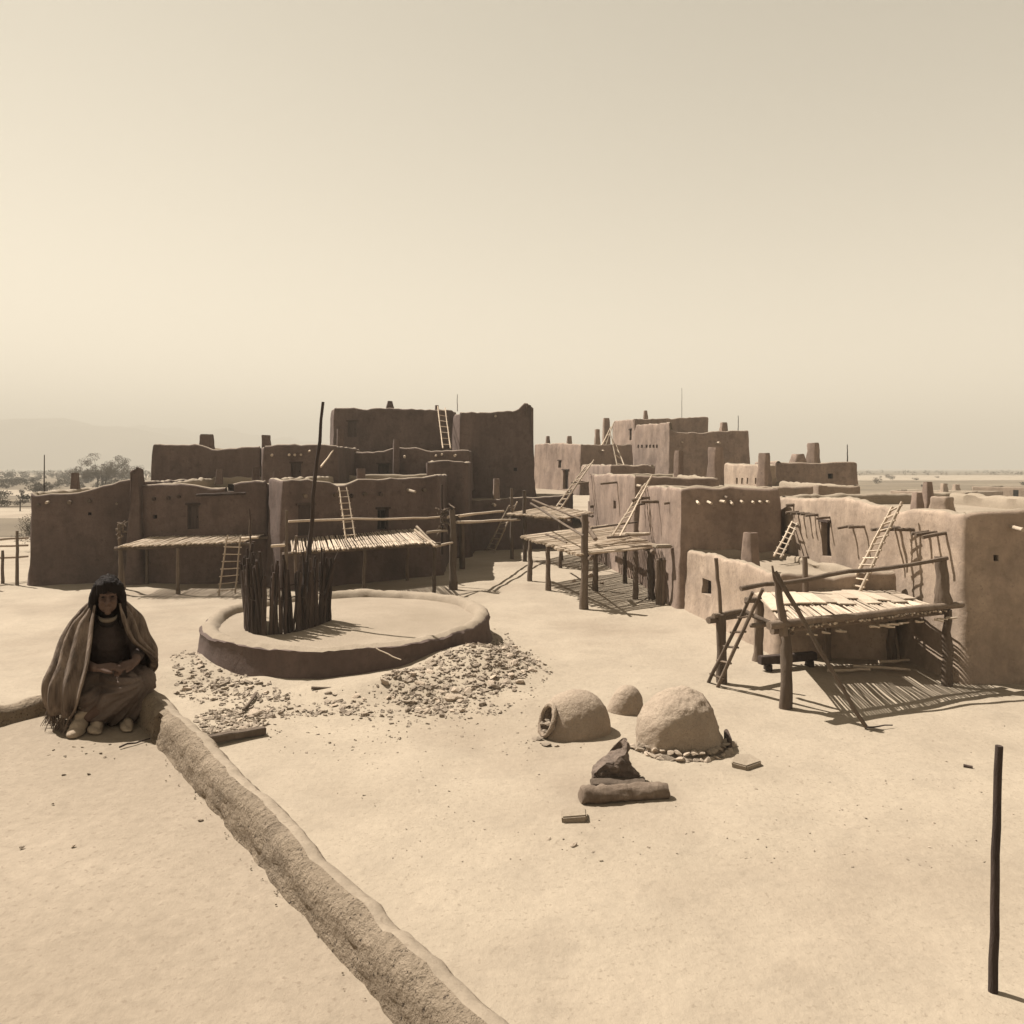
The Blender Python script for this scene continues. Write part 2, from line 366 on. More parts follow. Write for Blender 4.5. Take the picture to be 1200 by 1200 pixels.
bm = bmesh.new(); add_box(bm, (0, 0, 140), (11000, 11000, 284))
hz = obj('haze', bm, None, smooth=False) if False else None
me = bpy.data.meshes.new('haze'); bm.to_mesh(me); bm.free()
hz = bpy.data.objects.new('haze', me); C.objects.link(hz); hz['kind'] = 'stuff'
hm = bpy.data.materials.new('haze'); hm.use_nodes = True; ht = hm.node_tree; ht.nodes.clear()
ho = ht.nodes.new('ShaderNodeOutputMaterial'); hv = ht.nodes.new('ShaderNodeVolumePrincipled')
hv.inputs['Color'].default_value = (.70, .65, .56, 1); hv.inputs['Density'].default_value = .0008; hv.inputs['Anisotropy'].default_value = .0
ht.links.new(hv.outputs[0], ho.inputs['Volume']); me.materials.append(hm)

# ------------------------------------------------------------------ houses, left group
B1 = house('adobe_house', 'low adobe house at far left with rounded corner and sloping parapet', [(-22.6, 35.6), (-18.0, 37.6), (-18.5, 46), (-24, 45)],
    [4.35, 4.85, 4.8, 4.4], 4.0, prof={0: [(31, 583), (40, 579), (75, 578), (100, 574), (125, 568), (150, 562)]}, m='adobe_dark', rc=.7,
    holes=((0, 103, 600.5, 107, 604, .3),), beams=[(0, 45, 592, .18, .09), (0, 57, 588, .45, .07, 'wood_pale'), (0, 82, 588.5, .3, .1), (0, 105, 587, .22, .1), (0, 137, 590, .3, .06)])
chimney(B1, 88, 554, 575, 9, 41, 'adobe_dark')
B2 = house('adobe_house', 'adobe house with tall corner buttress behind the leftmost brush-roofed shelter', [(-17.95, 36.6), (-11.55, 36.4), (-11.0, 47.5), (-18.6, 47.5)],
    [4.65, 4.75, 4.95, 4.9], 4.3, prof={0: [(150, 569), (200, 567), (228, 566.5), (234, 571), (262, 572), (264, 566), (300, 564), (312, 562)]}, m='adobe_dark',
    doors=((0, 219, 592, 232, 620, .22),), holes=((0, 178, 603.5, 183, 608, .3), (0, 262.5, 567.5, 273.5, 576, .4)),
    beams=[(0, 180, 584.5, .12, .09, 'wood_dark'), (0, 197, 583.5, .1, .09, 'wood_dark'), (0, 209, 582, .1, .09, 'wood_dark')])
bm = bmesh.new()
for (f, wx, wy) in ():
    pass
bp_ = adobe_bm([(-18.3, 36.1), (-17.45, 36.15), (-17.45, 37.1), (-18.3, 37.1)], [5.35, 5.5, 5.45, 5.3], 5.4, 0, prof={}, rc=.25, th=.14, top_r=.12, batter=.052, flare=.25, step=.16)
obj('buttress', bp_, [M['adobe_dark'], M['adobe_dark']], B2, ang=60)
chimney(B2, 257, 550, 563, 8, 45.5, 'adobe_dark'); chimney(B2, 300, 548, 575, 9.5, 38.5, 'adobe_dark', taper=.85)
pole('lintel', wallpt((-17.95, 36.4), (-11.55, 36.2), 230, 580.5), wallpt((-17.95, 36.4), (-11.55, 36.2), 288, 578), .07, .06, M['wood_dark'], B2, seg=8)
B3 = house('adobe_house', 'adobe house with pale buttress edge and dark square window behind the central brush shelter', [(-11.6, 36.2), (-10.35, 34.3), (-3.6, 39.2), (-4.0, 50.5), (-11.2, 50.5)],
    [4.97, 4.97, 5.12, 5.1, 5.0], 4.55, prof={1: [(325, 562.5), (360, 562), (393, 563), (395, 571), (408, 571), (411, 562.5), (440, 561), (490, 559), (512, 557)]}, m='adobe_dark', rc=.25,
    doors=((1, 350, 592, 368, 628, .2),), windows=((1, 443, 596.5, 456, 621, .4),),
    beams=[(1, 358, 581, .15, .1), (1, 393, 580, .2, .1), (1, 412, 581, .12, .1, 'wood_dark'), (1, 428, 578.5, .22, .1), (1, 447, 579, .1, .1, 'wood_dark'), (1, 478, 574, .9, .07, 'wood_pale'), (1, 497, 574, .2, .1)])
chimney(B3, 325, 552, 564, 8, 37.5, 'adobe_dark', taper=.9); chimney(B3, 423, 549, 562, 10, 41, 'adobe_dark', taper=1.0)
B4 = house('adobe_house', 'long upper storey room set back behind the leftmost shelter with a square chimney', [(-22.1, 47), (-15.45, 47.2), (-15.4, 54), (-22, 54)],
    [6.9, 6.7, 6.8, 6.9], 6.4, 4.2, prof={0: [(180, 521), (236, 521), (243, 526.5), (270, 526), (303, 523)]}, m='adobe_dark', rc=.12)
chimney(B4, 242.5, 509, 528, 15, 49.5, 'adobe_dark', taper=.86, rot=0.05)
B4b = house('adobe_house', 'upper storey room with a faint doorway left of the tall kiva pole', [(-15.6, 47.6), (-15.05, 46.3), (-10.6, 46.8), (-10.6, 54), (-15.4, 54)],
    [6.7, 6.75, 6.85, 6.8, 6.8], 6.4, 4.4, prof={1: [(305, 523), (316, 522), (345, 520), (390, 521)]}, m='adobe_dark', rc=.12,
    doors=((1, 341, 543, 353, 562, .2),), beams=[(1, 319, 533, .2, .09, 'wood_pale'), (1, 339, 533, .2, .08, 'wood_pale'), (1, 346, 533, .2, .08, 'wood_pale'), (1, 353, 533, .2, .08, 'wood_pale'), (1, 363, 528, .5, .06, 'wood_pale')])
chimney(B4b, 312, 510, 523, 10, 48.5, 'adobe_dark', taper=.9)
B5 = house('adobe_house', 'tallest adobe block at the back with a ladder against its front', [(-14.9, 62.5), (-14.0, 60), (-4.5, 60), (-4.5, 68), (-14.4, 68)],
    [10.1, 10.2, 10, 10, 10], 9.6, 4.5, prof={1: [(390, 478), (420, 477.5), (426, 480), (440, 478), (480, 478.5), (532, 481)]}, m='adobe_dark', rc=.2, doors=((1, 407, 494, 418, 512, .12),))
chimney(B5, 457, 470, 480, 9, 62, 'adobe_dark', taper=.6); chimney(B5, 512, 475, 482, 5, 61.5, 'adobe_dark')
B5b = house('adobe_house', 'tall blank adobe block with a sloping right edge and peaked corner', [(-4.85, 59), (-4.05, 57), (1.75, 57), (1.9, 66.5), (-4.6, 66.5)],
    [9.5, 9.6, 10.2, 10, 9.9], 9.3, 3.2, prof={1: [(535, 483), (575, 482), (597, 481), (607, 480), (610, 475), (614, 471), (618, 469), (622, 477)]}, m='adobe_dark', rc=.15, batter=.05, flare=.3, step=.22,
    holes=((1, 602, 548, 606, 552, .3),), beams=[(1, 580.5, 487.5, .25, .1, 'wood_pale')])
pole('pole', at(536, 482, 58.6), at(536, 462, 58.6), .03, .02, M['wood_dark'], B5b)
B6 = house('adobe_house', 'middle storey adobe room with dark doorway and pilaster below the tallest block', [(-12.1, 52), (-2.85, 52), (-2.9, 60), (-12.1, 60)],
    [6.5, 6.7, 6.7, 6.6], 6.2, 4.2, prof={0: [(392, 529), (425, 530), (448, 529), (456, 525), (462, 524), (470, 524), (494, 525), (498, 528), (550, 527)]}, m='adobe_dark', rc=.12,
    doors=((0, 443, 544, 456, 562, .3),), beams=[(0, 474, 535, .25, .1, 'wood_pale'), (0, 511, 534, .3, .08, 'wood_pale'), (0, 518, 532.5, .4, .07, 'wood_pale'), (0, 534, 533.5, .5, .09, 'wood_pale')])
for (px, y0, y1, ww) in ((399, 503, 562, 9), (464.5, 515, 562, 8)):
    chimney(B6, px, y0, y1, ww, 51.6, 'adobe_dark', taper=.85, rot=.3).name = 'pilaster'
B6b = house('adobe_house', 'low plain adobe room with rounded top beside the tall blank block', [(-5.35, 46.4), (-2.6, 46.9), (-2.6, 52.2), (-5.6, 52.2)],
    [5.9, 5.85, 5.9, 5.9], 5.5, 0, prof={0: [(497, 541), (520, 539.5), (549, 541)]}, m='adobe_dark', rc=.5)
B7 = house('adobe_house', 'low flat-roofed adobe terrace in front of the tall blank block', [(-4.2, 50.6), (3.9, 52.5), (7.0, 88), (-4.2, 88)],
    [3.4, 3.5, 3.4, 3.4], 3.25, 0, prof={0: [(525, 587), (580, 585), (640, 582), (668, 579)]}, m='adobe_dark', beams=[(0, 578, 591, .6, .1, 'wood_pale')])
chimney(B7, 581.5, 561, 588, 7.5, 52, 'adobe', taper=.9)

# ------------------------------------------------------------------ houses, right group
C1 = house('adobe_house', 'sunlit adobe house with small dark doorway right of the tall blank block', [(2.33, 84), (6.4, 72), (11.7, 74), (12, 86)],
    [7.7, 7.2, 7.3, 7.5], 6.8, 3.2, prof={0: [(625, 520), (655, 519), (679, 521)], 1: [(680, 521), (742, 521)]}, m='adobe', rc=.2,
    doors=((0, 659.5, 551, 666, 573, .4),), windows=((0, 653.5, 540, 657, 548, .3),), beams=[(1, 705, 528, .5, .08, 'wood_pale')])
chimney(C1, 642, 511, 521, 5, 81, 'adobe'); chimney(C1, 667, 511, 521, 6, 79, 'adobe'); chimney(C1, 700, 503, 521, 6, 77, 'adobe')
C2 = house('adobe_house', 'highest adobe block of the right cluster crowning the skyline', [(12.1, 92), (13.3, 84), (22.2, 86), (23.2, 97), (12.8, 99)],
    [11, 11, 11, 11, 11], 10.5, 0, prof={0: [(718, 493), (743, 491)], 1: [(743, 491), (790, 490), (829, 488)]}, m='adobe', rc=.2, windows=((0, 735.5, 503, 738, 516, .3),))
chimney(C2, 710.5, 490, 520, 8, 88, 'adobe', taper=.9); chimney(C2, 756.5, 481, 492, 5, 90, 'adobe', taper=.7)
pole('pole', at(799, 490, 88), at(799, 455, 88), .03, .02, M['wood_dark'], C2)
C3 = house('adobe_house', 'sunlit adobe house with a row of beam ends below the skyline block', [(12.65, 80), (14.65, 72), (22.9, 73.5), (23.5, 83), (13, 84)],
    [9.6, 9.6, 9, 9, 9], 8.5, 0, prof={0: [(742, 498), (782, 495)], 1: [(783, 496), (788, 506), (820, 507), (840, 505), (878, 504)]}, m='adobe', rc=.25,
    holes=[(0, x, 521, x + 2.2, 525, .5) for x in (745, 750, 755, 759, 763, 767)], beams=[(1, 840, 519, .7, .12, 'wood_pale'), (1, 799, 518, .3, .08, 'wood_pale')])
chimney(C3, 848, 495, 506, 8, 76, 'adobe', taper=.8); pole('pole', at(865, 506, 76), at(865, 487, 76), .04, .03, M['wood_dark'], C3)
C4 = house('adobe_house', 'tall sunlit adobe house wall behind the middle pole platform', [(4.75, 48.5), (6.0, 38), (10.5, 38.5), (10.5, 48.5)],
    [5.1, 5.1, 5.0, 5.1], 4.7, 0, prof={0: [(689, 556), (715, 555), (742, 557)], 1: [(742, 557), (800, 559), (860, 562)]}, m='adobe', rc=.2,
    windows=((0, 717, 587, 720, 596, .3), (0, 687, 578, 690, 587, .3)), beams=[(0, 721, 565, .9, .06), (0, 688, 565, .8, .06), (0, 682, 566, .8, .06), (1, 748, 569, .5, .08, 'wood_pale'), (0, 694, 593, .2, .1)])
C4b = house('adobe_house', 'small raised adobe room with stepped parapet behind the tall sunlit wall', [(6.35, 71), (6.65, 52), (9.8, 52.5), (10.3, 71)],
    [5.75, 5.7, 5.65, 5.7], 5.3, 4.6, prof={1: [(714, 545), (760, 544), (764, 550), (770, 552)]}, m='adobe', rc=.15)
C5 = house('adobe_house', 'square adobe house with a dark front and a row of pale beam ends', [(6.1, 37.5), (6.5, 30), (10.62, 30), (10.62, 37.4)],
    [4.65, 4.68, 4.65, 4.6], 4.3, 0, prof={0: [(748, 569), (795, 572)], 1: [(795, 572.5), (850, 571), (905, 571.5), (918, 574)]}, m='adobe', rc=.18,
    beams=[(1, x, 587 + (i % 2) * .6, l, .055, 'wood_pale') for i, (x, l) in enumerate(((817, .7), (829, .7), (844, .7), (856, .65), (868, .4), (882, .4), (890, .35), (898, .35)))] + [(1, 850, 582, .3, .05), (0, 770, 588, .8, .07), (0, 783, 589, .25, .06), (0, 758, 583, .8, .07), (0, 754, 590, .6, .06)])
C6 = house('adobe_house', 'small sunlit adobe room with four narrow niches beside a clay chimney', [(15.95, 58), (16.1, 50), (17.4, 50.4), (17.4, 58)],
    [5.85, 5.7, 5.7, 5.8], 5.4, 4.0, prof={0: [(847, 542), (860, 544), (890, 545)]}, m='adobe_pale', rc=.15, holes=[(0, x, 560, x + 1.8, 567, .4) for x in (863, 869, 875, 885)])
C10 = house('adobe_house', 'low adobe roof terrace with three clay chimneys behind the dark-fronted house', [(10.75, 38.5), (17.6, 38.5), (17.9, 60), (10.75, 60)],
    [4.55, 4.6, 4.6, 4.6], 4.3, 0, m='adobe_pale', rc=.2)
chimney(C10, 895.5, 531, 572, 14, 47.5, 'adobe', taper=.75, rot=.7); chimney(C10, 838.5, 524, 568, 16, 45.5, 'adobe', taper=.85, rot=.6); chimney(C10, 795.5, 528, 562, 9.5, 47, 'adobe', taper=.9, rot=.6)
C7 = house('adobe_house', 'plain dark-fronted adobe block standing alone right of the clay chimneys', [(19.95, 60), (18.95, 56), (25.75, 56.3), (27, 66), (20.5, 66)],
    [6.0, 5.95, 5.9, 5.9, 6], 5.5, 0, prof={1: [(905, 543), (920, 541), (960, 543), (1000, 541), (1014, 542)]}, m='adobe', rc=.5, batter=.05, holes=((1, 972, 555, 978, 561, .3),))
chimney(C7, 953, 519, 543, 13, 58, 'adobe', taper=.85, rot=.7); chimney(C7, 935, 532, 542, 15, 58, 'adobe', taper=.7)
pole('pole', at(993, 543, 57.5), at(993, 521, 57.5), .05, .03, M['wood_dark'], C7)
C8p = [(10.72, 31.5), (11.5, 19.6), (18, 19.3), (19.5, 34)]
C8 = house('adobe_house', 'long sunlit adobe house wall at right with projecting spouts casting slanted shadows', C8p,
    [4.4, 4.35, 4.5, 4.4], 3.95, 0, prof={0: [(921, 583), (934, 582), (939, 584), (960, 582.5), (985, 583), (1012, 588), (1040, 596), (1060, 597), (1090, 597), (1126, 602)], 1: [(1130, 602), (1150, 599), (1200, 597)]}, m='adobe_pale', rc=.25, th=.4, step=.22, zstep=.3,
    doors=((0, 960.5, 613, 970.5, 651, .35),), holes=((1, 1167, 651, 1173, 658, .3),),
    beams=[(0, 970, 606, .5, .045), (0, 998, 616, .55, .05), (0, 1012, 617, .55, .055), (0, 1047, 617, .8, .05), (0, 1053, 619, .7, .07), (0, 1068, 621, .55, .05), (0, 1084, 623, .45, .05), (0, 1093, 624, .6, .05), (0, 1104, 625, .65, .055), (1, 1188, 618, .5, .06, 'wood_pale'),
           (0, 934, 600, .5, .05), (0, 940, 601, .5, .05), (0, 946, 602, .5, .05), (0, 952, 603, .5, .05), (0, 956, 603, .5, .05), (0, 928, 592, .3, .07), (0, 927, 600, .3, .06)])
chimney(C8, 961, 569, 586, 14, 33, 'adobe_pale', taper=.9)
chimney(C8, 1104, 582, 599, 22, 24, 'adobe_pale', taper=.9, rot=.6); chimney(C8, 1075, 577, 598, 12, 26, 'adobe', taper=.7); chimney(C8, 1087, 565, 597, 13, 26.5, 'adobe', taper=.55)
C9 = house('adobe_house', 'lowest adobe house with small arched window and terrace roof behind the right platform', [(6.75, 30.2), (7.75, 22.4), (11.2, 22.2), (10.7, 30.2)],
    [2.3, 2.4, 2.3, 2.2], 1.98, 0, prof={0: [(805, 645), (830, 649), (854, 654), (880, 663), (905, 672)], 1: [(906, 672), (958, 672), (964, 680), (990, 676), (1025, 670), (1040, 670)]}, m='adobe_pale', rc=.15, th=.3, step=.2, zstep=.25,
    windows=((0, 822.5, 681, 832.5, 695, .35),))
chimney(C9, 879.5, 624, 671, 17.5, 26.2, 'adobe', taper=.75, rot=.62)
B_FAR = []
for i, (x, y, sx, sy, h, lb) in enumerate(((73, 128, 9, 6, 1.6, 'pale low house far behind the clay pots at right'), (62, 112, 6, 7, 2.1, 'small low house far right of the lone dark block'), (95, 140, 10, 7, 2.0, 'long faint low house on the far right plain'), (56, 150, 5, 5, 1.6, 'tiny faint house nearest the lone dark block on the plain'), (90, 118, 5, 5, 1.4, 'low walled yard at the right edge of the plain'))):
    hh = house('adobe_house', lb, [(x - sx, y + 2), (x, y - sy), (x + sx, y), (x, y + sy + 2)], [h, h, h, h], h - .3, 0, m='adobe_pale', step=1.0, zstep=.8,
          holes=((0, 600 + (x - sx * .55) * F / (y - sy * .4), 548 + (5.5 - h * .75) * F / (y - sy * .4), 600 + (x - sx * .45) * F / (y - sy * .4), 548 + 5.2 * F / (y - sy * .4), .4),))
    chimney(hh, 600 + (x + 1) * F / y, 548 + (5.5 - h - 1.1) * F / y, 548 + (5.5 - h) * F / y, 7, y, 'adobe_pale')
# ------------------------------------------------------------------ kiva (round low building) with its stake fence
kroot = thing('kiva', 'round low adobe kiva with raised rim and earth roof in the plaza', 'kiva', (KX, KY, 0))
bm = bmesh.new(); n = 190; rings = []
KFL = .75
for (f, r, z) in (('o', .16, -.4), ('o', .10, .05), ('o', .04, .35), ('o', 0, .65), ('o', .02, .78), ('t', -.05, .90), ('t', -.17, .98), ('t', -.33, .96), ('t', -.45, .88), ('i', -.52, KFL - .02)):
    rg = []
    for k in range(n):
        t = 2 * math.pi * k / n; rr = KR + r; q = Vector((math.cos(t) * rr, math.sin(t) * rr, z))
        rr += .10 * noise.noise(Vector((math.cos(t) * 2.2, math.sin(t) * 2.2, 1))) + .05 * nz(q, 1.6) + .025 * nz(q, 5)
        front = max(0, -math.sin(t)); zz = z
        if z > .3 and f != 'i':
            zz += .05 * nz(Vector((q.x, q.y, 3)), .8) + .03 * nz(Vector((q.x, q.y, 5)), 3) - .13 * front * (z > .8)
        if z > .7 and f != 'i': zz += .035 * nz(q, 7) + .02 * nz(q, 15); rr += .03 * nz(q, 9)
        rg.append(bm.verts.new((KX + math.cos(t) * rr, KY + math.sin(t) * rr, zz)))
    rings.append(rg)
for i in range(len(rings) - 1):
    for k in range(n): bm.faces.new((rings[i][k], rings[i][(k + 1) % n], rings[i + 1][(k + 1) % n], rings[i + 1][k])).material_index = 1 if i >= 5 else 0  # rim top coloured paler than the wall, sunlight put into the colour
bm.faces.new(rings[0][::-1])
obj('wall', bm, [M['adobe_dark'], M['roof_mud_lit_rim']], kroot, ang=60)
bm = bmesh.new(); rr = KR - .35; nn_ = 40; g = [[None] * 1]
cen = bm.verts.new((KX, KY, KFL + .05)); prev = None
for j in range(1, 9):
    rg = [bm.verts.new((KX + math.cos(2 * math.pi * k / nn_) * rr * j / 8, KY + math.sin(2 * math.pi * k / nn_) * rr * j / 8, KFL + .05 * (1 - j / 8) + .03 * noise.noise(Vector((math.cos(6.283 * k / nn_) * j * .5, math.sin(6.283 * k / nn_) * j * .5, 2))))) for k in range(nn_)]
    for k in range(nn_):
        if prev is None: bm.faces.new((cen, rg[k], rg[(k + 1) % nn_]))
        else: bm.faces.new((prev[k], rg[k], rg[(k + 1) % nn_], prev[(k + 1) % nn_]))
    prev = rg
obj('roof', bm, M['roof_mud_lit_rim'], kroot, ang=180)
pole('peg', at(452, 762, 20.1) + Vector((-.25, 0, .05)), at(480, 774, 19.75) + Vector((-.2, -.12, .05)), .02, .015, M['wood_pale'], kroot)

fence = thing('stake_fence', 'dark fence of upright rough stakes curving round the kiva hatch', 'fence', (-7.0, 22.6, KFL))
arc = [(-8.1, 24.0), (-8.0, 23.2), (-7.8, 22.5), (-7.45, 22.0), (-7.0, 21.75), (-6.5, 21.9), (-6.05, 22.4), (-5.75, 23.1), (-5.6, 23.7)]
def along(pl, s):
    Ls = [math.dist(a, b) for a, b in zip(pl, pl[1:])]; s *= sum(Ls)
    for (a, b), L in zip(zip(pl, pl[1:]), Ls):
        if s <= L: return (a[0] + (b[0] - a[0]) * s / L, a[1] + (b[1] - a[1]) * s / L)
        s -= L
    return pl[-1]
NS = 98
for i in range(NS):
    s = (i + .5 + rnd.uniform(-.12, .12)) / NS; x, y = along(arc, s); x += rnd.uniform(-.03, .03); y += rnd.uniform(-.03, .03)
    h = 1.90 + rnd.uniform(-.26, .22) + .25 * noise.noise(Vector((s * 9, 0, 0)))
    if .12 < s < .24: h += .05
    if rnd.random() < .18: h += rnd.uniform(.15, .5)
    if .26 < s < .34: h -= .15
    r = rnd.uniform(.040, .060); lean = rnd.uniform(-.19, .19)
    pole('stake', (x, y, KFL - .1), (x + lean, y + rnd.uniform(-.08, .08), KFL + h), r, r * .75, M['wood_dark'], fence, wob=.022, seg=7, n=7, lump=.4)
for zz in (1.0, 1.35):
    bm = bmesh.new(); pts = [Vector((*along(arc, j / 40), KFL + zz + .04 * math.sin(j))) + Vector((0, -.05, 0)) for j in range(41)]; add_tube(bm, pts, .018, 5, .2); obj('binding', bm, M['wood_dark'], fence)
def lone(name, label, cat, a, b, r0, r1, m, group=None, **kw):
    o = pole(name, a, b, r0, r1, M[m], None, **kw); return tag(o, label, cat, group)
lone('tall_pole', 'very tall dark ladder pole rising out of the stake fence', 'pole', (-6.35, 23.0, KFL - .3), at(378.5, 471, 23.4), .085, .045, 'wood_dark', wob=.035, seg=12, lump=.2)
lone('ladder_pole', 'forked grey pole leaning out of the right side of the stake fence', 'pole', (-5.9, 23.2, KFL - .1), at(393, 655, 23.4), .07, .05, 'wood_dark', wob=.03, seg=6, extra=[(at(391, 662, 23.4), at(396, 648, 23.3), .035)])
lone('thin_pole', 'thin crooked pole standing behind the left edge of the stake fence', 'pole', at(294, 690, 24.6) - Vector((0, 0, 1.0)), at(292, 596, 24.6), .035, .022, 'wood_dark', wob=.03, seg=9)

# ------------------------------------------------------------------ racks and shelters
def quad(FL, FR, BR, BL, u, v):
    a = Vector(FL).lerp(Vector(FR), u); b = Vector(BL).lerp(Vector(BR), u); return a.lerp(b, v)
def platform(name, label, FL, FR, BR, BL, nst, r, posts, mdeck='wood_pale', group=None, gap_j=.2, over=(.25, .1), postr=.1, mpost='wood', jit=.15, beamr=.085, cat='shelter', brush=0, lowbeam=True):
    c = (Vector(FL) + Vector(FR) + Vector(BR) + Vector(BL)) / 4
    root = thing(name, label, cat, (c.x, c.y, 0), group)
    dz = Vector((0, 0, beamr + r))
    fl, fr, br, bl = map(Vector, (FL, FR, BR, BL))
    for v in (.06, .93):
        a, b = fl.lerp(bl, v), fr.lerp(br, v); d = (b - a).normalized()
        pole('beam', a - d * .35 - dz, b + d * .3 - dz, beamr, beamr * .85, M[mpost], root, wob=.03, seg=7)
    for i in range(nst):
        u = (i + .5 + rnd.uniform(-gap_j, gap_j)) / nst
        a = quad(fl, fr, br, bl, u, 0); b = quad(fl, fr, br, bl, min(1, max(0, u + rnd.uniform(-1, 1) * .3 / nst)), 1); d = (b - a).normalized()
        a = a - d * (over[0] + rnd.uniform(-jit, jit)); b = b + d * (over[1] + rnd.uniform(-jit, jit) * .4)
        rr = r * rnd.uniform(.75, 1.15)
        pole('deck_pole', a + Vector((0, 0, rnd.uniform(-.01, .015))), b + Vector((0, 0, rnd.uniform(-.01, .015))), rr, rr * .8, M[mdeck], root, wob=.018, seg=5, n=6, lump=.2)
    for (u, v, top, rr) in posts:
        p = quad(fl, fr, br, bl, u, v); z0 = gh(p.x, p.y) - .2
        pole('post', (p.x, p.y, z0), (p.x + rnd.uniform(-.05, .05), p.y, p.z + top), rr * 1.1, rr * .8, M[mpost], root, wob=.03, seg=8, n=9, lump=.3)
    return root
Z4 = 2.2
S1 = platform('brush_shelter', 'leftmost brush-roofed shelter with a white ladder at its front', (-16.9, 33.2, 2.1), (-11.6, 33.4, 2.28), (-11.7, 36.35, 2.32), (-17.2, 36.5, 2.2), 54, .035,
    [(-.02, .05, -.15, .1), (.45, .06, -.18, .085), (1.03, .05, .9, .06), (.0, .9, -.2, .08)], over=(.22, .05), jit=.2)
S2 = platform('brush_shelter', 'wide brush-roofed shelter of pale poles behind the stake fence', (-8.8, 30.6, 2.15), (-3.3, 33.0, 2.3), (-4.7, 38.2, 2.45), (-10.0, 34.7, 2.25), 60, .041,
    [(.5, .12, -.17, .08), (1.0, .08, -.15, .08), (.03, .05, .6, .07), (.9, .9, -.2, .08), (.22, .5, -.2, .07)], over=(.25, .1), jit=.22)
S3 = platform('pole_platform', 'pole platform on rough posts with a ladder leaning to the tall sunlit wall', (.55, 37.2, 2.2), (2.75, 29.6, 2.15), (6.05, 32.3, 2.15), (5.0, 42, 2.35), 62, .047,
    [(.03, .06, -.2, .13), (.4, .05, -.2, .12), (.98, .03, 1.55, .16), (.95, .75, -.2, .12), (.6, .5, -.2, .13), (1.0, .93, -.15, .15), (.55, .95, -.2, .1)], over=(.25, .3), jit=.22, beamr=.1)
S4 = platform('pole_platform', 'higher far pole platform beside the flat terrace with a leaning ladder', (-.2, 46.0, 2.75), (2.9, 41.6, 2.75), (4.6, 44.0, 2.9), (2.6, 50.8, 2.95), 46, .05,
    [(.02, .05, 1.5, .1), (.27, .04, 1.4, .12), (.9, .05, -.2, .1), (.6, .6, -.2, .1), (.95, .9, -.2, .1)], over=(.3, .1), jit=.3, beamr=.09)
S5 = platform('pole_platform', 'nearest pole platform with heavy front beam over striped shade', (6.25, 17.5, 1.86), (11.0, 19.5, 1.90), (11.1, 22.6, 1.86), (7.0, 22.1, 1.86), 66, .027,
    [(.0, .0, .0, .13), (1.0, -.02, .0, .12), (.5, .9, -.2, .1), (.02, .95, -.15, .14), (.97, .85, -.2, .12)], over=(.12, .1), jit=.16, beamr=.085, postr=.13)
# its mud and plank cover, front rail log, tall posts, hand rail and braces
def pole_on(root, name, a, b, r0, r1, m='wood', **kw): return pole(name, a, b, r0, r1, M[m], root, **kw)
pole_on(S5, 'front_log', (5.75, 17.2, 1.96), (11.5, 19.62, 2.0), .10, .085, wob=.02, seg=9)
for i in range(11):
    u = .05 + .088 * i + rnd.uniform(-.015, .015); a = quad((6.25, 17.5, 1.93), (11.0, 19.5, 1.97), (11.1, 22.6, 1.93), (7.0, 22.1, 1.93), u, .40 + rnd.uniform(-.06, .2)); b = quad((6.25, 17.5, 1.93), (11.0, 19.5, 1.97), (11.1, 22.6, 1.93), (7.0, 22.1, 1.93), u + .005, .96 - rnd.uniform(0, .06))
    d = b - a; bm = bmesh.new(); add_box(bm, (a + b) / 2, (.37 + rnd.uniform(-.06, .06), d.length, .04), math.atan2(-d.x, d.y), 0, rnd.uniform(-.03, .03), bev=.012)
    for v in bm.verts: v.co += Vector((nz(v.co, 2), nz(v.co + Vector((3, 3, 3)), 2), nz(v.co, 3))) * .03
    obj('plank', bm, M['wood_pale'], S5)
pole_on(S5, 'tall_post', (6.15, 17.36, 1.7), at(910, 672, 17.3), .10, .075, seg=6, extra=[(at(908, 680, 17.3), at(905, 663, 17.2), .035)])
pole_on(S5, 'tall_post', (10.95, 19.55, 1.9), at(1102, 652, 19.6), .20, .13, seg=6, lump=.5, wob=.04)
pole_on(S5, 'hand_rail', at(868, 690, 17.6), at(1110, 654, 19.5), .06, .05, seg=10, wob=.035)
pole_on(S5, 'brace', at(908, 670, 17.2), gp(1016, 853), .055, .045, seg=8, wob=.03)
pole_on(S5, 'thin_post', at(944, 700, 21.9), at(943, 652, 21.9), .09, .07, seg=4)
p = gp(846, 800); pole_on(S5, 'side_post', p - Vector((0, 0, .2)), (p.x - .03, p.y, 1.75), .14, .12, seg=6)
pole_on(S5, 'side_post', (p.x - .02, p.y + .05, 1.6), at(839, 654, p.y), .055, .045, seg=6)
for (x0, y0, x1, y1, r) in ((830, 727, 872, 721, .085), (836, 722, 868, 716, .07)): pole_on(S5, 'cross_log', at(x0, y0, p.y - .1), at(x1, y1, p.y + .5), r, r, seg=4)
for (x0, y0, x1, y1) in ((872, 716, 930, 742), (880, 733, 925, 728)): pole_on(S5, 'cross_log', at(x0, y0, 18.9), at(x1, y1, 17.9), .06, .05, seg=4)
# litter of light sticks on the front of the decks
for i in range(16):
    u = rnd.uniform(.03, .97); a = quad((6.1, 17.3, 1.72), (11.2, 19.4, 1.75), (11.1, 23.0, 1.8), (7.9, 22.3, 1.8), u, -.02); d = Vector((rnd.uniform(.15, .3), rnd.uniform(-.06, .1), rnd.uniform(-.05, .04)))
    pole('twig', a, a + d, .03, .018, M['wood_pale'], S5, seg=2, n=6)
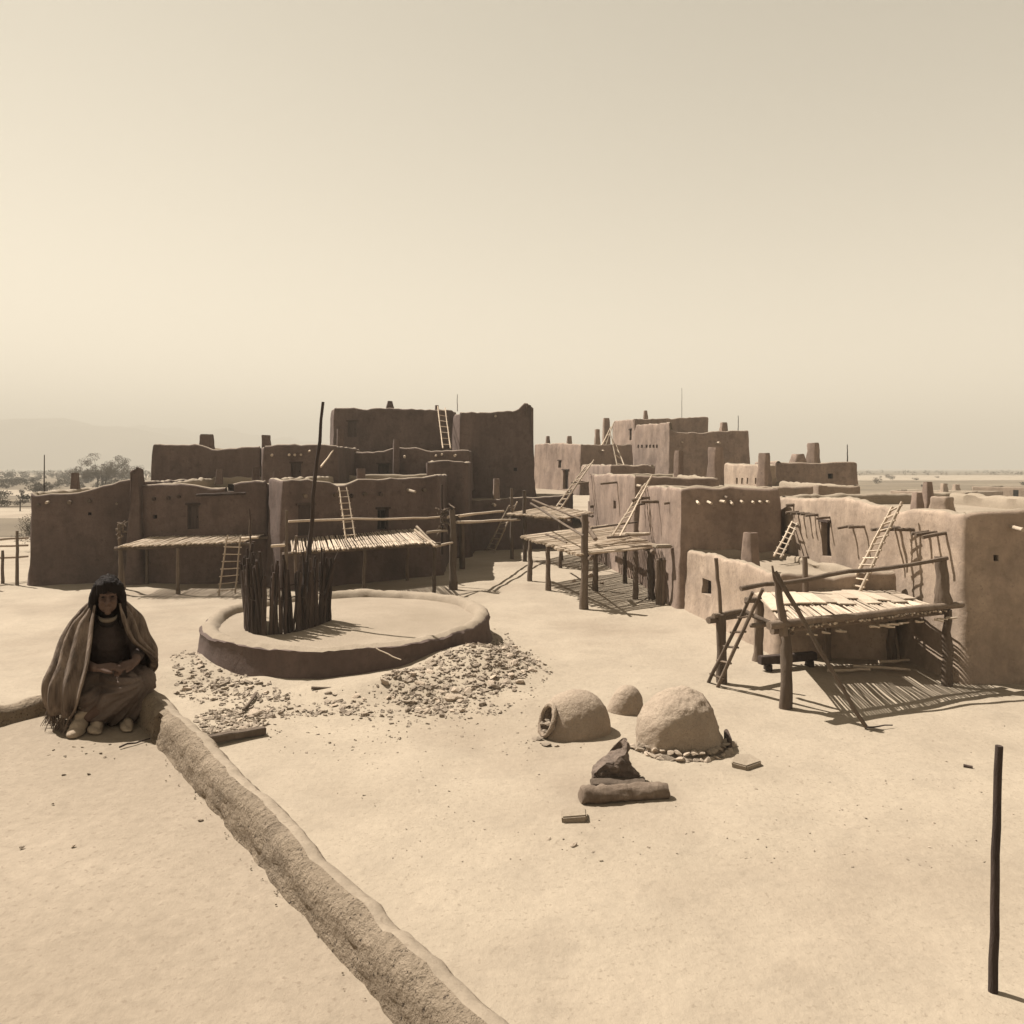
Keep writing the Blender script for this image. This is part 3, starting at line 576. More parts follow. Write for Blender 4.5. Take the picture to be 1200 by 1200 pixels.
# rails and posts of the others
pole_on(S3, 'rail', at(622, 590, 41.5), at(684, 628, 29.4), .06, .05, seg=7)
pole_on(S3, 'thick_stick', at(682, 608, 33), at(698, 632, 31.4), .10, .09, seg=4)
for (a, b) in (((694, 619, 32), (746, 612, 38)), ((640, 626, 33), (664, 636, 31)), ((712, 630, 31), (753, 626, 33))): pole_on(S3, 'loose_stick', at(*a), at(*b), .05, .04, seg=4)
bm = bmesh.new(); add_box(bm, at(745, 627, 32.5) + Vector((0, 0, .03)), (1.2, .5, .12), .3, bev=.04); bmesh.ops.subdivide_edges(bm, edges=bm.edges, cuts=3)
for v in bm.verts: v.co += Vector((0, 0, .06 * nz(v.co, 4)))
tag(obj('plank', bm, M['wood_pale']), 'pale slab lying on the middle pole platform near its ladder foot', 'slab')
pole_on(S4, 'rail', at(624, 586, 45), at(690, 612, 41), .07, .05, seg=6)
pole_on(S1, 'corner_post', gp(145, 690) - Vector((0, 0, .1)), at(139, 612, 34.4), .10, .06, seg=7)
for k in range(9): a = at(140 + rnd.uniform(-4, 6), 622 + rnd.uniform(-8, 10), 34.2); pole('root', a, a + Vector((rnd.uniform(-.3, .3), rnd.uniform(-.2, .2), rnd.uniform(-.25, .3))), .05, .025, M['wood'], S1, seg=3, wob=.04)
pole_on(S1, 'end_beam', at(283, 631, 33.4), at(302, 630, 33.0), .06, .06, 'wood_pale', seg=2)
# big posts with tangled roots right of the wide shelter, and long rails
PR = thing('root_post', 'thick post topped with a tangle of pale roots right of the wide shelter', 'post', gp(531, 690))
pole('post', gp(531, 691) - Vector((0, 0, .2)), at(530, 598, 34.9), .19, .13, M['wood'], PR, seg=8, lump=.4)
pole('post', gp(542, 666) - Vector((0, 0, .2)), at(541, 604, 41), .16, .13, M['wood'], PR, seg=6, lump=.4)
pole('post', at(518, 650, 36), at(518, 568, 36), .06, .04, M['wood_dark'], PR, seg=6)
for k in range(30):
    a = at(522 + rnd.uniform(-9, 14), 609 + rnd.uniform(-14, 12), 35.2); b = a + Vector((rnd.uniform(-.4, .4), rnd.uniform(-.3, .3), rnd.uniform(-.35, .35)))
    pole('root', a, b, .045, .02, M['wood'], PR, seg=4, wob=.07, n=6)
lone('long_rail', 'long thin rail pole running across in front of the dark square window', 'rail', at(338, 611, 31.2), at(515, 606, 35.1), .05, .045, 'wood_pale', wob=.03, seg=10)
lone('rail_pole', 'upper pale rail between the root post and the far platform', 'rail', at(525, 606, 35.2), at(590, 599, 45.5), .07, .06, 'wood_pale', seg=6)
lone('rail_pole', 'lower pale rail between the root post and the far platform', 'rail', at(535, 612, 35.2), at(609, 609, 45.4), .07, .06, 'wood_pale', seg=6)
for (a, b) in (((488, 617, 34), (512, 641, 33)), ((486, 621, 33.5), (510, 640, 32.5)), ((500, 624, 34), (524, 622, 35)), ((508, 640, 33), (530, 636, 34.6))):
    pole('loose_stick', at(*a), at(*b), .06, .05, M['wood_pale'], S2, seg=3)
pole_on(S2, 'corner_post', at(336, 690, 30.4), at(336, 598, 30.4), .08, .05, seg=6)
pole_on(S2, 'end_beam', at(318, 640, 30.6), at(336, 639, 30.4), .06, .06, 'wood_pale', seg=2)
lone('ladder_pole', 'thin pole propped diagonally against the wall edge left of the tall block', 'pole', at(376, 547, 45), at(392, 526, 47), .06, .04, 'wood_pale', seg=4)

# ------------------------------------------------------------------ ladders
def ladder(label, l0, l1, r0, r1, n, rr=.04, m='wood_pale'):
    l0, l1, r0, r1 = map(Vector, (l0, l1, r0, r1)); root = thing('ladder', label, 'ladder', (l0 + r0) / 2, 'pole ladders of the pueblo')
    for a, b in ((l0, l1), (r0, r1)): pole('rail', a, b, rr, rr * .8, M[m], root, wob=.014, seg=7, n=7)
    for i in range(n):
        t = (i + .6) / (n + .2); p, q = l0.lerp(l1, t), r0.lerp(r1, t); d = (q - p).normalized()
        pole('rung', p - d * .09, q + d * .09, rr * .62, rr * .55, M[m], root, wob=.006, seg=2, n=6)
    return root
ladder('pale ladder leaning on the front of the leftmost brush shelter', gp(256, 698), at(267, 627, 33.1), gp(275.5, 695), at(282, 628, 33.1), 8)
ladder('ladder standing on the wide brush shelter up to a notch in the wall', at(405.5, 632, 33.2), at(397, 571, 35.0), at(416.5, 631, 33.6), at(406, 571, 35.5), 8)
ladder('ladder reaching the roof of the tallest block', at(519, 525, 55), at(513, 476, 59.5), at(528, 525, 55), at(521.5, 478, 59.5), 7, .05)
ladder('steep ladder beside the low flat terrace under the far platform', gp(570, 646), at(597, 592, 48), gp(578.5, 648), at(606, 588, 47.6), 9, .05)
ladder('ladder leaning from the far platform to the left edge of the tall sunlit wall', at(652, 594, 45.5), at(687, 545, 48.2), at(657.5, 595, 45), at(696, 539, 48), 9, .055)
ladder('ladder rising from the middle platform past the corner of the tall sunlit wall', at(717, 629, 33.4), at(756, 567, 36.5), at(726, 630, 33.2), at(764, 557, 36.5), 11, .05)
ladder('wide ladder between the terraces below the skyline block', at(724, 549, 69), at(715, 507, 72.4), at(733, 549, 69), at(722, 522, 72.6), 4, .06)
ladder('crossed ladder poles leaning left on the far small roof', at(705, 522, 73), at(716, 500, 75), at(710, 522, 73), at(720, 494, 75), 3, .06)
ladder('ladder in the shady corner by the tall slender doorway', at(907, 652, 27.9), at(936, 597, 30.3), at(915, 654, 27.6), at(941, 600, 29.9), 9, .042)
ladder('long ladder leaning from the nearest platform to the long sunlit wall', at(995, 690, 22.4), at(1046, 594, 22.2), at(1008, 693, 22.0), at(1057, 588, 21.8), 12, .05)
ladder('short ladder leaning on the hand rail in front of the nearest platform', gp(830, 800), at(882, 694, 18.1), gp(841, 805), at(894, 690, 17.9), 6, .05, 'wood')

# ------------------------------------------------------------------ clay ovens
def oven(label, c, rx, ry, h, rough=.03, door=None, m='oven', pw=.85, group='clay ovens in the plaza', ringst=False):
    root = thing('clay_oven', label, 'oven', (c[0], c[1], gh(c[0], c[1])), group); bm = bmesh.new(); n, nr = 96, 36; z0 = gh(c[0], c[1]) - .08
    rings = []
    for j in range(nr):
        v = j / nr; a = v * math.pi / 2; rg = []
        for k in range(n):
            t = 2 * math.pi * k / n; rr = math.cos(a) ** pw; zz = math.sin(a) ** 1.0 * h
            q = Vector((c[0] + math.cos(t) * rx * rr, c[1] + math.sin(t) * ry * rr, z0 + zz * 1.08))
            nn = Vector((math.cos(t) * math.cos(a), math.sin(t) * math.cos(a), math.sin(a)))
            q += nn * ((.05 if door else .12) * nz(q, 1.2) + rough * nz(q, 5) + rough * .8 * nz(q, 13) + rough * .5 * nz(q, 27))
            rg.append(bm.verts.new(q))
        rings.append(rg)
    for i in range(nr - 1):
        for k in range(n): bm.faces.new((rings[i][k], rings[i][(k + 1) % n], rings[i + 1][(k + 1) % n], rings[i + 1][k]))
    tp = bm.verts.new((c[0], c[1], z0 + h * 1.08)); 
    for k in range(n): bm.faces.new((rings[-1][k], rings[-1][(k + 1) % n], tp))
    bm.faces.new(rings[0][::-1])
    dome = obj('dome', bm, M[m], root, ang=80)
    if door:
        ang, wd, ht = door; d = Vector((math.cos(ang), math.sin(ang), 0)); s = Vector((-d.y, d.x, 0))
        base = Vector((c[0], c[1], z0 + .12)); rm = rx
        bm = bmesh.new(); A = []; B = []; kk = 18
        for i in range(kk):
            t = 2 * math.pi * i / kk; u = math.cos(t) * wd / 2; zz = ht * .5 + math.sin(t) * ht * .5
            A.append(bm.verts.new(base + d * (rm * .35) + s * u + Vector((0, 0, zz)))); B.append(bm.verts.new(base + d * (rm * 1.5) + s * u + Vector((0, 0, zz))))
        for i in range(kk): bm.faces.new((A[i], A[(i + 1) % kk], B[(i + 1) % kk], B[i]))
        bm.faces.new(A[::-1]); bm.faces.new(B); bmesh.ops.recalc_face_normals(bm, faces=bm.faces)
        cm = bpy.data.meshes.new('c'); bm.to_mesh(cm); bm.free(); co = bpy.data.objects.new('c', cm); C.objects.link(co)
        md = dome.modifiers.new('b', 'BOOLEAN'); md.operation = 'DIFFERENCE'; md.solver = 'EXACT'; md.object = co
        bpy.context.view_layer.update(); nm = bpy.data.meshes.new_from_object(dome.evaluated_get(bpy.context.evaluated_depsgraph_get()))
        if len(nm.polygons) > 50: dome.modifiers.clear(); dome.data = nm; nm.name = 'dome'; nm.shade_smooth(); nm.set_sharp_from_angle(angle=R(50))
        else: dome.modifiers.clear()
        bpy.data.objects.remove(co)
        bm = bmesh.new(); pts = []
        for i in range(24):
            t = 2 * math.pi * i / 24; u = math.cos(t) * (wd / 2 + .035); zz = ht * .5 + math.sin(t) * (ht * .5 + .035); Rr = 1 / math.sqrt((d.x / rx) ** 2 + (d.y / ry) ** 2); f = (1 - min(.95, (.12 + zz) / (h * 1.08)) ** 2) ** (pw / 2)
            pts.append(base + d * (math.sqrt(max(.01, (Rr * f) ** 2 - u * u)) + .012) + s * u + Vector((0, 0, zz)))
        pts.append(pts[0]); add_tube(bm, pts, .05, 8, .25); obj('door_rim', bm, M[m], root)
        bm = bmesh.new(); add_box(bm, base + d * rm * .36 + Vector((0, 0, ht / 2)), (.02, wd * .9, ht * .9), ang); obj('dark_back', bm, M['void'], root, smooth=False)  # near-black panel at the back of the oven mouth
    return root, z0
o1 = gp(674, 862); O1, z1 = oven('clay oven with round door opening facing left and stones inside', (o1.x, o1.y + .25), .76, .66, .84, .012, door=(R(207), .40, .52))
o2 = gp(798, 874); O2, z2 = oven('largest rough clay oven on a ring of stones', (o2.x, o2.y + .15), .90, .84, 1.04, .026)
o3 = gp(734, 834); O3, z3 = oven('small smooth clay oven behind the two larger ones', (o3.x, o3.y + .1), .44, .42, .60, .008)

# ------------------------------------------------------------------ stones
def rock_mesh(seed, flat=.6):
    bm = bmesh.new(); bmesh.ops.create_icosphere(bm, subdivisions=2, radius=1)
    for k in range(9):
        d = Vector((nz(Vector((seed, k, 1)), 3.7), nz(Vector((seed, k, 9)), 4.1), nz(Vector((seed, k, 17)), 3.9)))
        if d.length < .05: continue
        d.normalize(); lim = .50 + .22 * abs(nz(Vector((k, seed, 3)), 5.3))
        for v in bm.verts:
            e = v.co.dot(d) - lim
            if e > 0: v.co -= d * e
    for v in bm.verts: v.co += v.co.normalized() * .08 * nz(v.co + Vector((seed, 0, 0)), 2.5); v.co.z *= flat
    [setattr(v, 'co', Vector((v.co.x, v.co.y, max(-.5, min(.42 + .1 * nz(v.co, 3), v.co.z))))) for v in bm.verts]; me = bpy.data.meshes.new('stone'); bm.to_mesh(me); bm.free(); me.materials.append(M['stone']); return me
ROCKS = [rock_mesh(i * 3.3 + 1, .45 + .06 * (i % 5)) for i in range(10)]
PROTO = bpy.data.objects.new('stone', ROCKS[0])
def stone(x, y, s, label, group, z=None, sx=1.0, parent=None, name='stone', cat='stone'):
    o = PROTO.copy(); o.data = rnd.choice(ROCKS); o.name = name; C.objects.link(o)
    zz = gh(x, y) if z is None else z; o.location = (x, y, zz + s * .12); o.rotation_euler = (rnd.uniform(-.35, .35), rnd.uniform(-.35, .35), rnd.uniform(0, 6.28)); o.scale = (s * sx, s * rnd.uniform(.6, .95), s * rnd.uniform(.7, 1.0))
    if parent is not None: o.parent = parent; o.location -= world_of(parent); 
    else:
        o['label'] = label
        o['category'] = cat
        if group: o['group'] = group
    return o
def scatter(n, poly, s0, s1, label, group, pw=2.2, name='stone', fn=None):
    xs_ = [p[0] for p in poly]; ys_ = [p[1] for p in poly]; k = 0
    while k < n:
        px, py = rnd.uniform(min(xs_), max(xs_)), rnd.uniform(min(ys_), max(ys_)); ins = False; j = len(poly) - 1
        for i in range(len(poly)):
            if (poly[i][1] > py) != (poly[j][1] > py) and px < (poly[j][0] - poly[i][0]) * (py - poly[i][1]) / (poly[j][1] - poly[i][1]) + poly[i][0]: ins = not ins
            j = i
        if not ins: continue
        q = gp(px, py, .2 if py < 830 else 0.05); 
        if math.hypot(q.x - KX, q.y - KY) < KR + .12: continue
        sz = s0 + (s1 - s0) * rnd.random() ** pw; k += 1
        if fn: fn(q.x, q.y, sz)
        else: stone(q.x, q.y, sz, label, group, name=name, cat=name)
scatter(165, [(470, 790), (560, 765), (582, 735), (612, 755), (640, 775), (612, 800), (560, 820), (500, 832), (455, 815), (438, 800)], .045, .19, 'rubble stone in the heap at the right front of the kiva', 'rubble stones right of the kiva')
scatter(26, [(198, 775), (215, 758), (255, 775), (330, 800), (330, 812), (250, 800), (205, 800)], .05, .17, 'rubble stone scattered at the left foot of the kiva', 'rubble stones left of the kiva')
scatter(52, [(228, 835), (262, 826), (300, 818), (318, 832), (306, 856), (244, 862)], .045, .13, 'rubble stone in the small heap behind the loose beam', 'rubble stones behind the loose beam')
scatter(14, [(330, 806), (450, 800), (440, 830), (340, 822)], .05, .15, 'stray flat stone below the front wall of the kiva', 'stones below the kiva wall')
scatter(46, [(330, 840), (620, 830), (640, 900), (1150, 860), (1180, 1010), (480, 1010)], .015, .045, 'tiny pebble strewn on the bare plaza ground', 'plaza pebbles', 1.5, 'pebble')
RB = bmesh.new()
def crumb(x, y, sz):
    g = bmesh.ops.create_icosphere(RB, subdivisions=1, radius=1, matrix=Matrix.Translation((x, y, gh(x, y) + sz * .15)) @ Matrix.Rotation(rnd.uniform(0, 6), 4, 'Z') @ Matrix.Rotation(rnd.uniform(-.5, .5), 4, 'X') @ Matrix.Diagonal((sz * rnd.uniform(.8, 1.3), sz * rnd.uniform(.5, .9), sz * rnd.uniform(.3, .65), 1)))
    for v in g['verts']: v.co += Vector((nz(v.co, 31), nz(v.co + Vector((1, 0, 0)), 31), nz(v.co, 37))) * sz * .8
def shard(x, y, sz):
    if rnd.random() < .45: return crumb(x, y, sz)
    g = bmesh.ops.create_cube(RB, size=1.7, matrix=Matrix.Translation((x, y, gh(x, y) + sz * .2)) @ Matrix.Rotation(rnd.uniform(0, 6), 4, 'Z') @ Matrix.Rotation(rnd.uniform(-.7, .7), 4, 'X') @ Matrix.Rotation(rnd.uniform(-.4, .4), 4, 'Y') @ Matrix.Diagonal((sz * rnd.uniform(.7, 1.4), sz * rnd.uniform(.4, .9), sz * rnd.uniform(.15, .5), 1)))
    for v in g['verts']: v.co += Vector((rnd.uniform(-1, 1), rnd.uniform(-1, 1), rnd.uniform(-.5, .5))) * sz * .3
scatter(1100, [(480, 792), (560, 768), (582, 738), (605, 755), (632, 775), (605, 798), (560, 815), (500, 828), (462, 815), (445, 800)], .02, .085, '', None, 1.6, fn=shard)
scatter(500, [(430, 805), (560, 760), (580, 728), (650, 770), (640, 810), (560, 840), (470, 850), (400, 835)], .015, .06, '', None, 2, fn=shard)
scatter(240, [(198, 770), (215, 755), (255, 775), (340, 802), (340, 815), (250, 805), (205, 800)], .02, .09, '', None, 2, fn=shard)
scatter(380, [(226, 838), (262, 824), (300, 816), (320, 832), (308, 858), (244, 864)], .02, .075, '', None, 1.6, fn=shard)
scatter(260, [(215, 800), (440, 805), (660, 820), (640, 880), (330, 880), (260, 850)], .01, .035, '', None, 2, fn=shard)
scatter(420, [(225, 775), (250, 782), (330, 815), (450, 812), (470, 830), (330, 842), (205, 805)], .015, .08, '', None, 2, fn=shard)
scatter(420, [(330, 850), (620, 690), (800, 730), (900, 860), (1180, 840), (1195, 1015), (450, 1015)], .006, .022, '', None, 2, fn=shard)
struct(obj('rubble', RB, M['stone'], smooth=False), 'stuff')
q = gp(303, 836); stone(q.x, q.y, .26, 'dark rounded boulder beside the small rubble heap by the loose beam', None, cat='boulder')
q = gp(528, 806, .3); stone(q.x, q.y, .24, 'largest dark stone in the middle of the kiva rubble heap', None)
for i in range(26):
    t = R(195 + i * 6.3); stone(o2.x + math.cos(t) * .98, o2.y + .15 + math.sin(t) * .94, rnd.uniform(.09, .16), None, None, parent=O2, name='base_stone')
for i in range(16):
    t = R(200 + i * 9.5); stone(o2.x + math.cos(t) * .90, o2.y + .15 + math.sin(t) * .86, rnd.uniform(.08, .14), None, None, parent=O2, name='base_stone', z=.10)
d1 = Vector((math.cos(R(207)), math.sin(R(207)), 0))
for i in range(7):
    pq = Vector((o1.x, o1.y + .25, z1 + .2)) + d1 * rnd.uniform(.60, .74) + Vector((-d1.y, d1.x, 0)) * rnd.uniform(-.12, .12) + Vector((0, 0, rnd.uniform(-.05, .28)))
    stone(pq.x, pq.y, rnd.uniform(.05, .1), 'pale stone filling the door of the left clay oven', 'stones in the oven door', z=pq.z)
for (px, py, s) in ((630, 866, .14), (641, 872, .13), (652, 874, .08)): q = gp(px, py); stone(q.x, q.y, s, 'stone on the ground before the oven door', 'stones before the oven door')
def slab(label, pts, h, m='pale_stone'):
    bm = bmesh.new(); P = [gp(*p) for p in pts]; c = sum(P, Vector()) / len(P)
    lo = [bm.verts.new((p.x + (c.x - p.x) * .06, p.y, gh(p.x, p.y) - .05)) for p in P]; hi = [bm.verts.new((p.x, p.y, gh(p.x, p.y) + h * rnd.uniform(.85, 1.1))) for p in P]; n = len(P)
    for i in range(n): bm.faces.new((lo[i], lo[(i + 1) % n], hi[(i + 1) % n], hi[i]))
    bm.faces.new(hi); bm.faces.new(lo[::-1]); bmesh.ops.recalc_face_normals(bm, faces=bm.faces); bmesh.ops.bevel(bm, geom=list(bm.edges), offset=.022, segments=2, affect='EDGES')
    return tag(obj('slab', bm, M[m], ang=35), label, 'slab')
slab('broad pale stone slab right of the largest clay oven', [(857, 900), (875, 904), (893, 897), (880, 887), (862, 888)], .10)
slab('small square stone slab in front of the thick log', [(658, 966), (688, 966), (687, 955), (672, 950), (657, 956)], .11)
slab('dark plank end leaning at the right foot of the largest clay oven', [(853, 879), (858, 878), (853, 866), (848, 867)], .22, 'wood_dark')
q = gp(673, 992); stone(q.x, q.y, .08, 'flat stone alone on the ground below the square slab', None)

# thick log, plank and peaked lump behind it
lg = thing('log', 'thick barkless log lying on the bare plaza ground', 'log', gp(731, 940))
a, b = gp(681, 944), gp(784, 938); r = .145
bm = bmesh.new(); add_tube(bm, crooked(a + Vector((0, .12, r * .8)), b + Vector((0, .12, r * .75)), .006, 30, rnd), [r * (1 + .05 * math.sin(i * .35) + .02 * math.sin(i * 1.7)) * (.88 if i in (0, 30) else 1) for i in range(31)], 28, .12)
for v in bm.verts:
    v.co += Vector((.03 * nz(v.co, 9), .025 * nz(Vector((v.co.x * .3, v.co.y, v.co.z)), 12), .02 * nz(v.co, 6) + .02 * nz(Vector((v.co.x * .25, v.co.y * 1.4, v.co.z * 1.4)), 16)))
obj('log', bm, M['wood'], lg, ang=60)
bm = bmesh.new(); add_box(bm, gp(726, 929) + Vector((0, .15, .10)), (.95, .22, .09), .06, .2, bev=.02); bmesh.ops.subdivide_edges(bm, edges=bm.edges, cuts=3)
for v in bm.verts: v.co += Vector((0, nz(v.co, 4), nz(v.co, 5))) * .03
tag(obj('plank', bm, M['wood']), 'split plank lying just behind the thick log', 'plank')
bm = bmesh.new(); cc = gp(723, 922) + Vector((0, .25, 0)); sil = [(-.42, .05), (-.40, .22), (-.26, .33), (-.05, .43), (.10, .48), (.17, .52), (.20, .72), (.23, .70), (.22, .46), (.20, .34), (.30, .26), (.42, .16), (.40, .02)]
fr = []; bk = []
for (x, z) in sil: fr.append(bm.verts.new(cc + Vector((x, -.16 + .06 * nz(Vector((x * 4, z * 4, 0))), z)))); bk.append(bm.verts.new(cc + Vector((x * .9, .22, z * .96))))
n = len(sil)
for i in range(n): bm.faces.new((fr[i], bk[i], bk[(i + 1) % n], fr[(i + 1) % n]))
f1 = bm.faces.new(fr); f2 = bm.faces.new(bk[::-1]); bmesh.ops.triangulate(bm, faces=[f1, f2], ngon_method='EAR_CLIP'); bmesh.ops.subdivide_edges(bm, edges=bm.edges, cuts=7, use_grid_fill=True)
for v in bm.verts: 
    e = 1 - min(1, abs(v.co.x - cc.x) / .45); zz = v.co.z - cc.z
    v.co.y += (-.10 if v.co.y < cc.y else .06) * e * (1 - zz) + .10 * nz(v.co, 5) + .05 * nz(v.co, 13)
    v.co.z += .04 * nz(v.co, 9); v.co.x += .04 * nz(v.co + Vector((2, 2, 2)), 11)
M['bark'] = mat('rough_bark', (.16, .12, .09), (.30, .225, .165), 9, .9, 22, k=.6)
tag(obj('stump', bm, M['bark'], ang=30), 'dark rough peaked stump fragment behind the thick log', 'stump')
bm = bmesh.new(); a = gp(243, 876); b = gp(310, 864); add_box(bm, (a + b) / 2 + Vector((0, .1, .12)), ((b - a).length, .17, .14), math.atan2(b.y - a.y, b.x - a.x), bev=.015); bmesh.ops.subdivide_edges(bm, edges=bm.edges, cuts=5, use_grid_fill=True)
for v in bm.verts: v.co += Vector((nz(v.co, 5), nz(v.co, 3), nz(v.co, 4))) * .025
tag(obj('loose_beam', bm, M['wood']), 'loose squared beam lying on the ground outside the roof parapet', 'beam')
for (x0, y0, x1, y1) in ((365, 812, 400, 811), (232, 776, 222, 790), (300, 818, 285, 836)):
    lone('loose_stick', 'short loose stick among the stones around the kiva', 'stick', gp(x0, y0) + Vector((0, 0, .12)), gp(x1, y1) + Vector((0, 0, .08)), .04, .03, 'wood', 'loose sticks around the kiva', seg=3)
a = gp(1016, 857); lone('twig', 'bent thin twig on the ground at the foot of the long brace', 'twig', a + Vector((.05, .1, .05)), gp(1046, 852) + Vector((0, 0, .04)), .02, .012, 'wood_dark', seg=4, wob=.05)
lone('stick', 'short dark stick lying alone near the lone upright post', 'stick', gp(1129, 899) + Vector((0, 0, .03)), gp(1140, 901) + Vector((0, 0, .03)), .03, .025, 'wood_dark', seg=2)
lone('upright_post', 'lone thin upright post at the right foreground', 'post', Vector((5.0, 8.0, -.2)), at(1171, 874, 8.0), .048, .038, 'wood_dark', wob=.008, seg=10, lump=.1)
# things in the shade below the middle platform and by the walls
for (px, py, s) in ((690, 655, .32), (672, 660, .22), (705, 662, .25)): q = gp(px, py + 22); stone(q.x, q.y, s, 'pale block lying in the shade under the middle platform', 'pale blocks under the middle platform')
for (px, py, s) in ((782, 709, .17), (790, 711, .12)): q = gp(px, py); stone(q.x, q.y, s, 'stone at the foot of the post by the square dark-fronted house', 'stones by the square house')
st = thing('stump_post', 'stout bundled post standing at the right edge of the middle platform', 'post', gp(775, 708))
for k in range(7): a = gp(773 + rnd.uniform(-5, 5), 708); pole('stake', a - Vector((0, 0, .1)), a + Vector((rnd.uniform(-.1, .1), .05, 1.75 + rnd.uniform(-.1, .1))), .09, .08, M['wood'], st, seg=5, lump=.4)
bm = bmesh.new(); add_box(bm, at(776, 640, 31) , (.7, .5, .14), .2, bev=.04); obj('cap_slab', bm, M['pale_stone'], st)
tag(obj('boulder', (lambda b: (bmesh.ops.create_icosphere(b, subdivisions=3, radius=1), [setattr(v, 'co', Vector((v.co.x * .40, v.co.y * .28, v.co.z * .15)) + Vector((nz(v.co, 2), nz(v.co, 3), nz(v.co, 2))) * .06 + at(966, 692, 22.6)) for v in b.verts], b)[2])(bmesh.new()), M['pale_stone']), 'large smooth pale boulder on the terrace behind the nearest platform', 'boulder')
lg2 = thing('squared_log', 'dark squared log lying half under the nearest platform', 'log', gp(905, 790))
bm = bmesh.new(); a, b = gp(890, 786), gp(955, 780); add_box(bm, (a + b) / 2 + Vector((0, 0, .28)), ((b - a).length, .22, .22), math.atan2(b.y - a.y, b.x - a.x), bev=.02); obj('log', bm, M['wood_dark'], lg2)
bm = bmesh.new(); add_box(bm, a.lerp(b, .15) + Vector((0, 0, .08)), (.14, .3, .2), .1, bev=.02); add_box(bm, a.lerp(b, .9) + Vector((0, 0, .08)), (.14, .3, .2), .1, bev=.02); obj('support', bm, M['wood_dark'], lg2)
for (px, py) in ((1000, 785), (1030, 780), (970, 790)):
    a = gp(px, py); lone('loose_pole', 'pale loose pole lying in the striped shade of the nearest platform', 'pole', a + Vector((0, 0, .1)), a + Vector((rnd.uniform(.9, 1.4), rnd.uniform(-.3, .3), .08)), .045, .035, 'wood_pale', 'loose poles under the nearest platform', seg=4)
a = gp(1090, 790); lone('long_log', 'long pale log on the ground behind the right front post of the nearest platform', 'log', gp(1040, 762) + Vector((0, 0, .12)), gp(1128, 790) + Vector((0, 0, .12)), .1, .08, 'wood_pale', seg=6)
# corral fence at the far left
cf = thing('corral_fence', 'sunlit rail fence of thin poles at the far left edge', 'fence', gp(8, 680))
for (px, py, top) in ((3, 684, 645), (20, 686, 622), (-14, 690, 640)): q = gp(px, py); pole('post', q - Vector((0, 0, .1)), at(px, top, q.y), .08, .06, M['wood'], cf)
for (y0, y1) in ((634, 630), (641, 639), (655, 652)): pole('rail', at(-30, y0, 36), at(33, y1, 38), .06, .05, M['wood_pale'], cf)
fr_ = thing('field_fence', 'long far pasture fence of low posts beyond the leftmost house', 'fence', (-60, 95, 0))
for i in range(20):
    x = -86 + i * 3.0; pole('post', (x, 96 + .1 * i, -.1), (x, 96 + .1 * i, 1.3 + rnd.uniform(-.1, .1)), .08, .07, M['wood_dark'], fr_, seg=2, n=5)
for z in (.6, 1.15): pole('rail', (-87, 96, z), (-28, 98, z), .05, .05, M['wood_dark'], fr_, seg=10, n=5)
lone('tall_mast', 'thin dark mast standing in the field beyond the leftmost house', 'mast', at(52, 592, 70), at(52, 533, 70), .07, .04, 'wood_dark', seg=4)
# ------------------------------------------------------------------ our own roof in the foreground
RZ = 3.83
ROOF = house('adobe_house', 'near adobe house whose flat roof and rounded parapet fill the lower left foreground', [(1.8, -4), (1.72, -.1), (-.58, 2.87), (-2.39, 5.22), (-3.18, 5.5), (-5.85, .7), (-6.0, -4)],
    [4.0, 4.0, 3.99, 4.03, 3.94, 3.93, 3.98], RZ, 0, m='parapet_mud', rc=.22, th=.15, top_r=.075, batter=0.0, flare=0, amp=.022, fine=.014, step=.05, zstep=.35, zb=-.3,
    raws=(((-2.10, 4.72, RZ + .085), (.9, .13, .16), R(38)),))
for i in range(22):
    q = gp(rnd.gauss(100, 22), rnd.gauss(879, 6), RZ) if i < 15 else gp(rnd.uniform(20, 240), rnd.uniform(900, 1010), RZ); x, y = q.x, q.y
    stone(x, y, rnd.uniform(.006, .016), 'tiny mud crumb on the near roof in front of the seated person', 'crumbs on the near roof', z=RZ + .002, name='mud_crumb', cat='crumb')
GB = bmesh.new()
for i in range(60):
    t = rnd.random(); x = -2.17 + 1.75 * t; y = 4.68 - 2.26 * t; o = abs(rnd.gauss(0, .045)); x -= o * .79; y -= o * .61; sz = rnd.uniform(.002, .006)
    g = bmesh.ops.create_icosphere(GB, subdivisions=1, radius=sz, matrix=Matrix.Translation((x, y, RZ + .006)) @ Matrix.Diagonal((1, rnd.uniform(.6, 1), .6, 1)))
struct(obj('grit', GB, M['parapet_mud'], smooth=False), 'stuff')
lone('straw_stem', 'thin dry stem lying on the near roof below the parapet drain hole', 'stem', gp(140, 878, RZ) + Vector((0, 0, .012)), gp(176, 868, RZ) + Vector((0, 0, .014)), .006, .004, 'wood_dark', seg=4, wob=.008)

